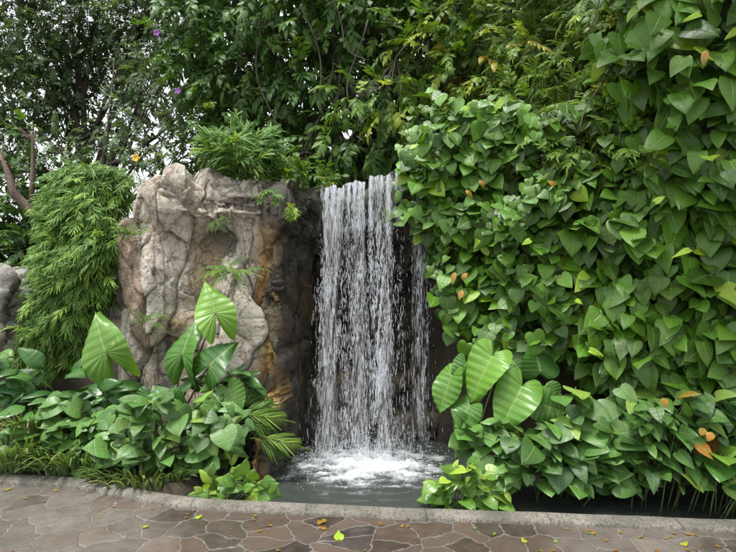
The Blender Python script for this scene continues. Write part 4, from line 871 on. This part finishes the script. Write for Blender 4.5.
big_plant('arrow_leaf_plant', 'lower arrow leaved plant with darker leaves left of the little palm', (-1.5, 4.7, .06), [
    (228, 388, 242, 410, 28, 4.7, -.05, 0, (.4, .3, 0), 'taro', F2),
    (205, 408, 222, 388, 26, 4.6, .05, 2, (.1, 0, 0), 'taro', F1),
    (168, 400, 186, 412, 30, 4.6, -.05, 1, (.3, 0, 0), 'taro', F1),
    (148, 395, 140, 422, 28, 4.65, -.05, 1, (.2, 0, 0), 'taro', F3)], 'stem', 5, taroC)
big_plant('arrow_leaf_plant', 'cluster of broad pleated bright green leaves right of the waterfall', (.85, 4.75, -.15), [
    (505, 362, 514, 316, 34, 4.72, .12, 0, (.4, .55, 0), 'taro', F1),
    (492, 356, 467, 400, 44, 4.45, -.08, 1, (.8, .6, 0), 'taro', (-.5, -.8, .5)),
    (452, 375, 436, 413, 30, 4.5, -.05, 0, (.6, .3, 0), 'taro', (-.6, -.7, .5)),
    (466, 362, 456, 384, 26, 4.62, .0, 2, (.4, .1, 0), 'taro', F3),
    (522, 386, 498, 431, 44, 4.3, -.10, 1, (.7, .4, 0), 'taro', (-.2, -.9, .5)),
    (520, 372, 508, 352, 40, 4.55, .05, 2, (.3, .0, 0), 'taro', F1),
    (540, 372, 536, 345, 44, 4.5, .06, 1, (.2, .0, 0), 'taro', F2),
    (545, 388, 552, 408, 36, 4.35, -.05, 0, (.5, .1, 0), 'taro', F2),
    (535, 402, 568, 412, 34, 4.3, -.06, 1, (.5, .2, 0), 'taro', F1),
    (470, 405, 455, 425, 34, 4.4, -.06, 2, (.4, .1, 0), 'taro', (-.3, -.6, .8)),
    (480, 428, 470, 447, 30, 4.3, -.06, 0, (.3, .1, 0), 'taro', (-.3, -.6, .8))], 'stem', 6, taroC)
# right lower plants
bush('philodendron', 'broad grey green oval leaved plant beside the pleated bright leaves', 'plant', (1.55, 4.5, -.1), tips_px([(560, 390), (640, 385), (650, 415), (625, 445), (575, 440)], 34, 4.25, .12, 21, .3), longL+heartL, M['syn'], .20, 21, lo=.2, widthk=1.2, down=-.8)
bush('arrowhead_plant', 'arrowhead leaved plant standing in the pool at the right kerb', 'plant', (1.25, 4.3, -.2), tips_px([(500, 440), (560, 415), (640, 430), (650, 475), (590, 492), (530, 482), (505, 470)], 190, 4.15, .16, 22, .3), arrowL+heartL, M['syn'], .135, 22, sv=.4, dj=.5, down=-.5, young=.06, widthk=1.1)
bush('arrowhead_plant', 'arrowhead leaved plant spreading low at the right with orange leaves', 'plant', (2.05, 4.15, -.15), tips_px([(620, 400), (700, 395), (760, 400), (760, 480), (690, 485), (640, 470)], 180, 3.98, .15, 23, .2), arrowL+longL, M['syn'], .135, 23, sv=.4, dj=.5, young=.06, old=.04, down=-.6)
bush('glossy_plant', 'glossy round leaved plant at the right edge just above the kerb', 'plant', (2.45, 3.9, -.1), tips_px([(695, 455), (790, 440), (800, 490), (730, 495), (700, 485)], 22, 3.85, .06, 24), heartL, M['lily'], .21, 24, lo=.4, down=-.5, young=.2)
bush('leafy_plant', 'leafy plant filling the gap below the pleated leaves', 'plant', (.95, 4.45, -.15), tips_px([(455, 420), (520, 420), (560, 440), (520, 465), (465, 455)], 70, 4.3, .12, 25, .3), heartL+arrowL, M['syn'], .14, 25, lo=.1, down=-.5)
bush('pond_plant', 'bright yellow green leafy clump at the pool edge right of the fall', 'plant', (.68, 4.06, -.15), tips_px([(425, 492), (440, 474), (462, 462), (488, 470), (505, 490), (500, 506), (460, 510), (430, 508)], 95, 4.05, .09, 26), heartL+ovalL, M['pothos'], .105, 26, lo=.1, young=.25, down=-.25, out=.7, arch=.1)
bush('pond_plant', 'small upright glossy leaved clump at the kerb left of the pool', 'plant', (-.98, 4.12, -.1), tips_px([(198, 492), (205, 478), (232, 472), (258, 480), (272, 492), (262, 500), (210, 498)], 46, 4.08, .07, 27), [ovalL[0], ovalL[2], heartL[0]], M['pothos'], .115, 27, lo=0, hi=.8, young=.15, down=.25, out=.9, widthk=1.15, arch=.0, upv=(0, -.8, .5), dj=.6, sv=.4)
# palms
def palm(name, label, root, fronds, seed, mat):
    r = R(seed); o = thing(name, label, 'palm', root)
    for (bx, by, tx, ty, Y, dt) in fronds:
        base = P(bx, by, Y); tip = P(tx, ty, Y+dt); L = np.linalg.norm(tip-base)
        b = Batch(); b.inst(palmS[r.randint(3)], base[None], frame(tip-base, (0, -.8, .6)), np.array([[L/.42*.78, L/.42*.85, L/.42*.85]]), rand_at(r, 1, .5, 1, .5)); fr = b.build('frond', mat, o)
        q = np.array(root); t4 = np.linspace(0, 1, 9)[:, None]; m_ = q*.4+base*.6+np.array([0, 0, .08]); s = Batch(); s.tube((1-t4)**2*q+2*(1-t4)*t4*m_+t4**2*base, np.linspace(.007, .004, 9), 5); s.build('petiole', M['stem'], fr)
    return o
palm('small_palm', 'little feather leaved palm at the pool corner beneath the rock', (-1.12, 4.85, .05), [
    (242, 412, 268, 398, 4.75, -.05), (244, 414, 277, 410, 4.7, -.1), (262, 436, 292, 437, 4.6, -.12), (240, 410, 252, 386, 4.8, 0), (244, 418, 270, 426, 4.65, -.1), (234, 412, 224, 392, 4.75, -.05), (258, 438, 280, 450, 4.6, -.12), (238, 408, 238, 384, 4.8, 0), (228, 420, 212, 440, 4.6, -.1)], 3, M['fern'])
# ferns on the rock
def fern(name, label, px, py, Y, n, L, seed, mat='fern', T=fernS, up=.5, young=.2, spread=.7, dy=-.5):
    r = R(seed); c = P(px, py, Y); o = thing(name, label, 'fern', c); b = Batch(); a = r.uniform(0, 6.28, n)
    d = np.stack([np.cos(a)*spread, dy+r.randn(n)*.25, up+np.sin(a)*spread*.6], 1); scatter(b, T, c+r.randn(n, 3)*np.array([.03, .02, .02]), d, np.array([0, -.4, 1])+r.randn(n, 3)*.2, L/.3*r.uniform(.7, 1.2, n), rand_at(r, n, .2, 1, young), r)
    b.build('fronds', M[mat], o); return o
fern('rock_fern', 'pale fern tuft growing on the left side of the tan rock', 133, 236, 5.12, 12, .20, 1, young=.6, T=bambooS)
fern('rock_fern', 'feathery pale green fern growing mid height on the tan rock', 232, 272, 5.12, 22, .24, 2, up=.2, young=.4, T=fernS)
fern('rock_fern', 'small green fern low on the tan rock', 152, 318, 5.15, 14, .17, 3, up=.3)
fern('rock_fern', 'dark green creeping fern above the brown slot in the rock', 220, 222, 5.3, 12, .13, 4, up=0, young=0)
fern('rock_fern', 'little green fern sprouting at the rock crest beside the peak', 164, 158, 5.5, 10, .13, 5, up=.8)
fern('rock_fern', 'green creeper tuft on the dark ledge left of the fall', 272, 192, 5.15, 14, .14, 6, T=smallS, mat='fern', up=-.2, young=.1)
fern('rock_fern', 'green creeper hanging on the wet rock near the fall', 293, 207, 5.2, 12, .15, 7, T=smallS, mat='yellowgreen', up=-.3, young=.2)
fern('rock_fern', 'trailing green fern at the back of the cave near the lip', 262, 345, 5.2, 8, .12, 8, up=.1)
# flowers
def flower(label, px, py, Y, col, s, seed, name='flower'):
    m, nt, out = newmat('petal_'+name); k = N(nt); tc = k.node('ShaderNodeTexCoord'); n = k.noise(tc.outputs['Object'], 60, 2); p = k.node('ShaderNodeBsdfPrincipled'); k.lk(k.mix(n.outputs['Fac'], col, tuple(x*.7 for x in col)), p.inputs['Base Color']); k.lk(p.outputs[0], out.inputs[0])
    c = P(px, py, Y); o = thing(name, label, 'flower', c); b = Batch(); a = np.arange(5)*1.2566
    d = np.stack([np.cos(a), -.5+0*a, np.sin(a)], 1); b.inst(ovalL[0], np.tile(c, (5, 1)), frame(d, (0, -1, 0)), np.tile([s*1.6, s, s], (5, 1)), np.zeros((5, 3))); b.build('petals', m, o)
    s2 = Batch(); s2.tube([c+np.array([0, .3, -.25]), c+np.array([0, .12, -.08]), c], .004, 5); s2.build('stalk', M['stem'], o)
flower('single yellow flower above the weeping bamboo', 136, 158, 5.6, (.75, .5, .02), .045, 1, 'yellow_flower')
flower('purple flower high in the small leaved tree', 157, 33, 7.2, (.30, .09, .42), .05, 2, 'purple_flower')
flower('purple flower lower beside the dark tree twigs', 178, 91, 7.0, (.30, .10, .42), .045, 3, 'purple_flower')
# ---------------------------------------------------------------- fallen leaves
FL = [(339, 540, .085, 'green', 'pale green fallen leaf on the paving nearest the bottom edge', (.2, 1, 0), 95), (318, 524, .06, 'y', 'tan dead leaf lying on the paving below the pool centre', (.3, .3, .8), 20), (326, 530, .05, 'y', 'orange dead leaf beside the tan one on the paving', (.3, .2, .9), 160),
      (197, 519, .045, 'g', 'small green leaf on the dark paving left of centre', (.3, 1, 0), 60), (143, 528, .04, 'y', 'small yellow leaf on the paving at left', (.3, .9, .4), 10), (683, 546, .05, 'y', 'yellow leaf on the pale paving at lower right', (.3, 1, .5), 30),
      (525, 543, .045, 'y', 'yellow leaf on the paving right of centre', (.3, 1, .4), 100), (5, 491, .05, 'y', 'pale dry leaf on the paving at the far left', (.3, .6, .7), 45)]
def ground_leaf(px, py, s, label, at, rot, seed, group=None):
    Y = CH*F/(py-276.); c = P(px, py, Y); c[2] = .006
    d = (math.cos(math.radians(rot)), math.sin(math.radians(rot)), .05)
    b = Batch(); b.inst(blade('heartlong', 8, 2, .4, -.35, wave=.05, seed=seed), c[None], frame(d, (0, 0, 1)), np.array([s]), np.array([at]))
    st = np.array(d)*s*.35; b.tube([c-st, c-st*.5+np.array([0, 0, .004]), c], .0015, 4, at)
    return tag(b.build('fallen_leaf', M['long'], loc=c), label, 'leaf', group)
for i_, (px, py, s, _, lab, at, rot) in enumerate(FL): ground_leaf(px, py, s, lab, at, rot, i_, 'leaves fallen on the paving')
r = R(9)
for i_ in range(54):
    px_ = r.uniform(5, 730); ky_ = 276+CH*F/float(kerb_y((px_-368)/F*3.9)-.10)
    ground_leaf(px_, min(551, ky_+abs(r.randn())*(9 if i_ % 3 else 30)), r.uniform(.012, .034), 'tiny dry leaf speck scattered on the paving', (.3, r.uniform(.3, .9), r.choice([0, .7, 1., 1.])), r.uniform(0, 360), i_+20, 'tiny leaf specks on the paving')

# ---------------------------------------------------------------- camera and light
cam = bpy.data.cameras.new('camera'); co = bpy.data.objects.new('camera', cam); COL.objects.link(co); co.location = (0, 0, CH); co.rotation_euler = (math.radians(90), 0, 0)
cam.sensor_width = 36; cam.lens = F/736*36; cam.clip_end = 2000; cam.clip_start = .05; scene.camera = co
w = bpy.data.worlds.new('World'); scene.world = w; w.use_nodes = True; nt = w.node_tree; bg = nt.nodes['Background']
sky = nt.nodes.new('ShaderNodeTexSky'); sky.sky_type = 'NISHITA'; sky.sun_disc = False; EL, AZ = math.radians(74), math.radians(240); sky.sun_elevation = EL; sky.sun_rotation = AZ; sky.dust_density = 3
hs = nt.nodes.new('ShaderNodeHueSaturation'); hs.inputs['Saturation'].default_value = .15; nt.links.new(sky.outputs[0], hs.inputs['Color']); nt.links.new(hs.outputs[0], bg.inputs[0]); bg.inputs[1].default_value = .115
s = bpy.data.lights.new('sun', 'SUN'); s.energy = 1.5; s.angle = math.radians(14); s.color = (1, .97, .92); so = bpy.data.objects.new('sun', s); COL.objects.link(so)
dv = Vector((math.sin(AZ)*math.cos(EL), math.cos(AZ)*math.cos(EL), math.sin(EL))); so.rotation_euler = dv.to_track_quat('Z', 'Y').to_euler(); so.location = dv*20
scene.view_settings.view_transform = 'Standard'; scene.view_settings.look = 'None'; scene.view_settings.gamma = 1; scene.view_settings.exposure = 1.62; scene.view_settings.use_curve_mapping = False
scene.cycles.max_bounces = 8; scene.cycles.transparent_max_bounces = 24; scene.cycles.use_denoising = True
for o in bpy.data.objects:
    if '_o' in o: del o['_o']
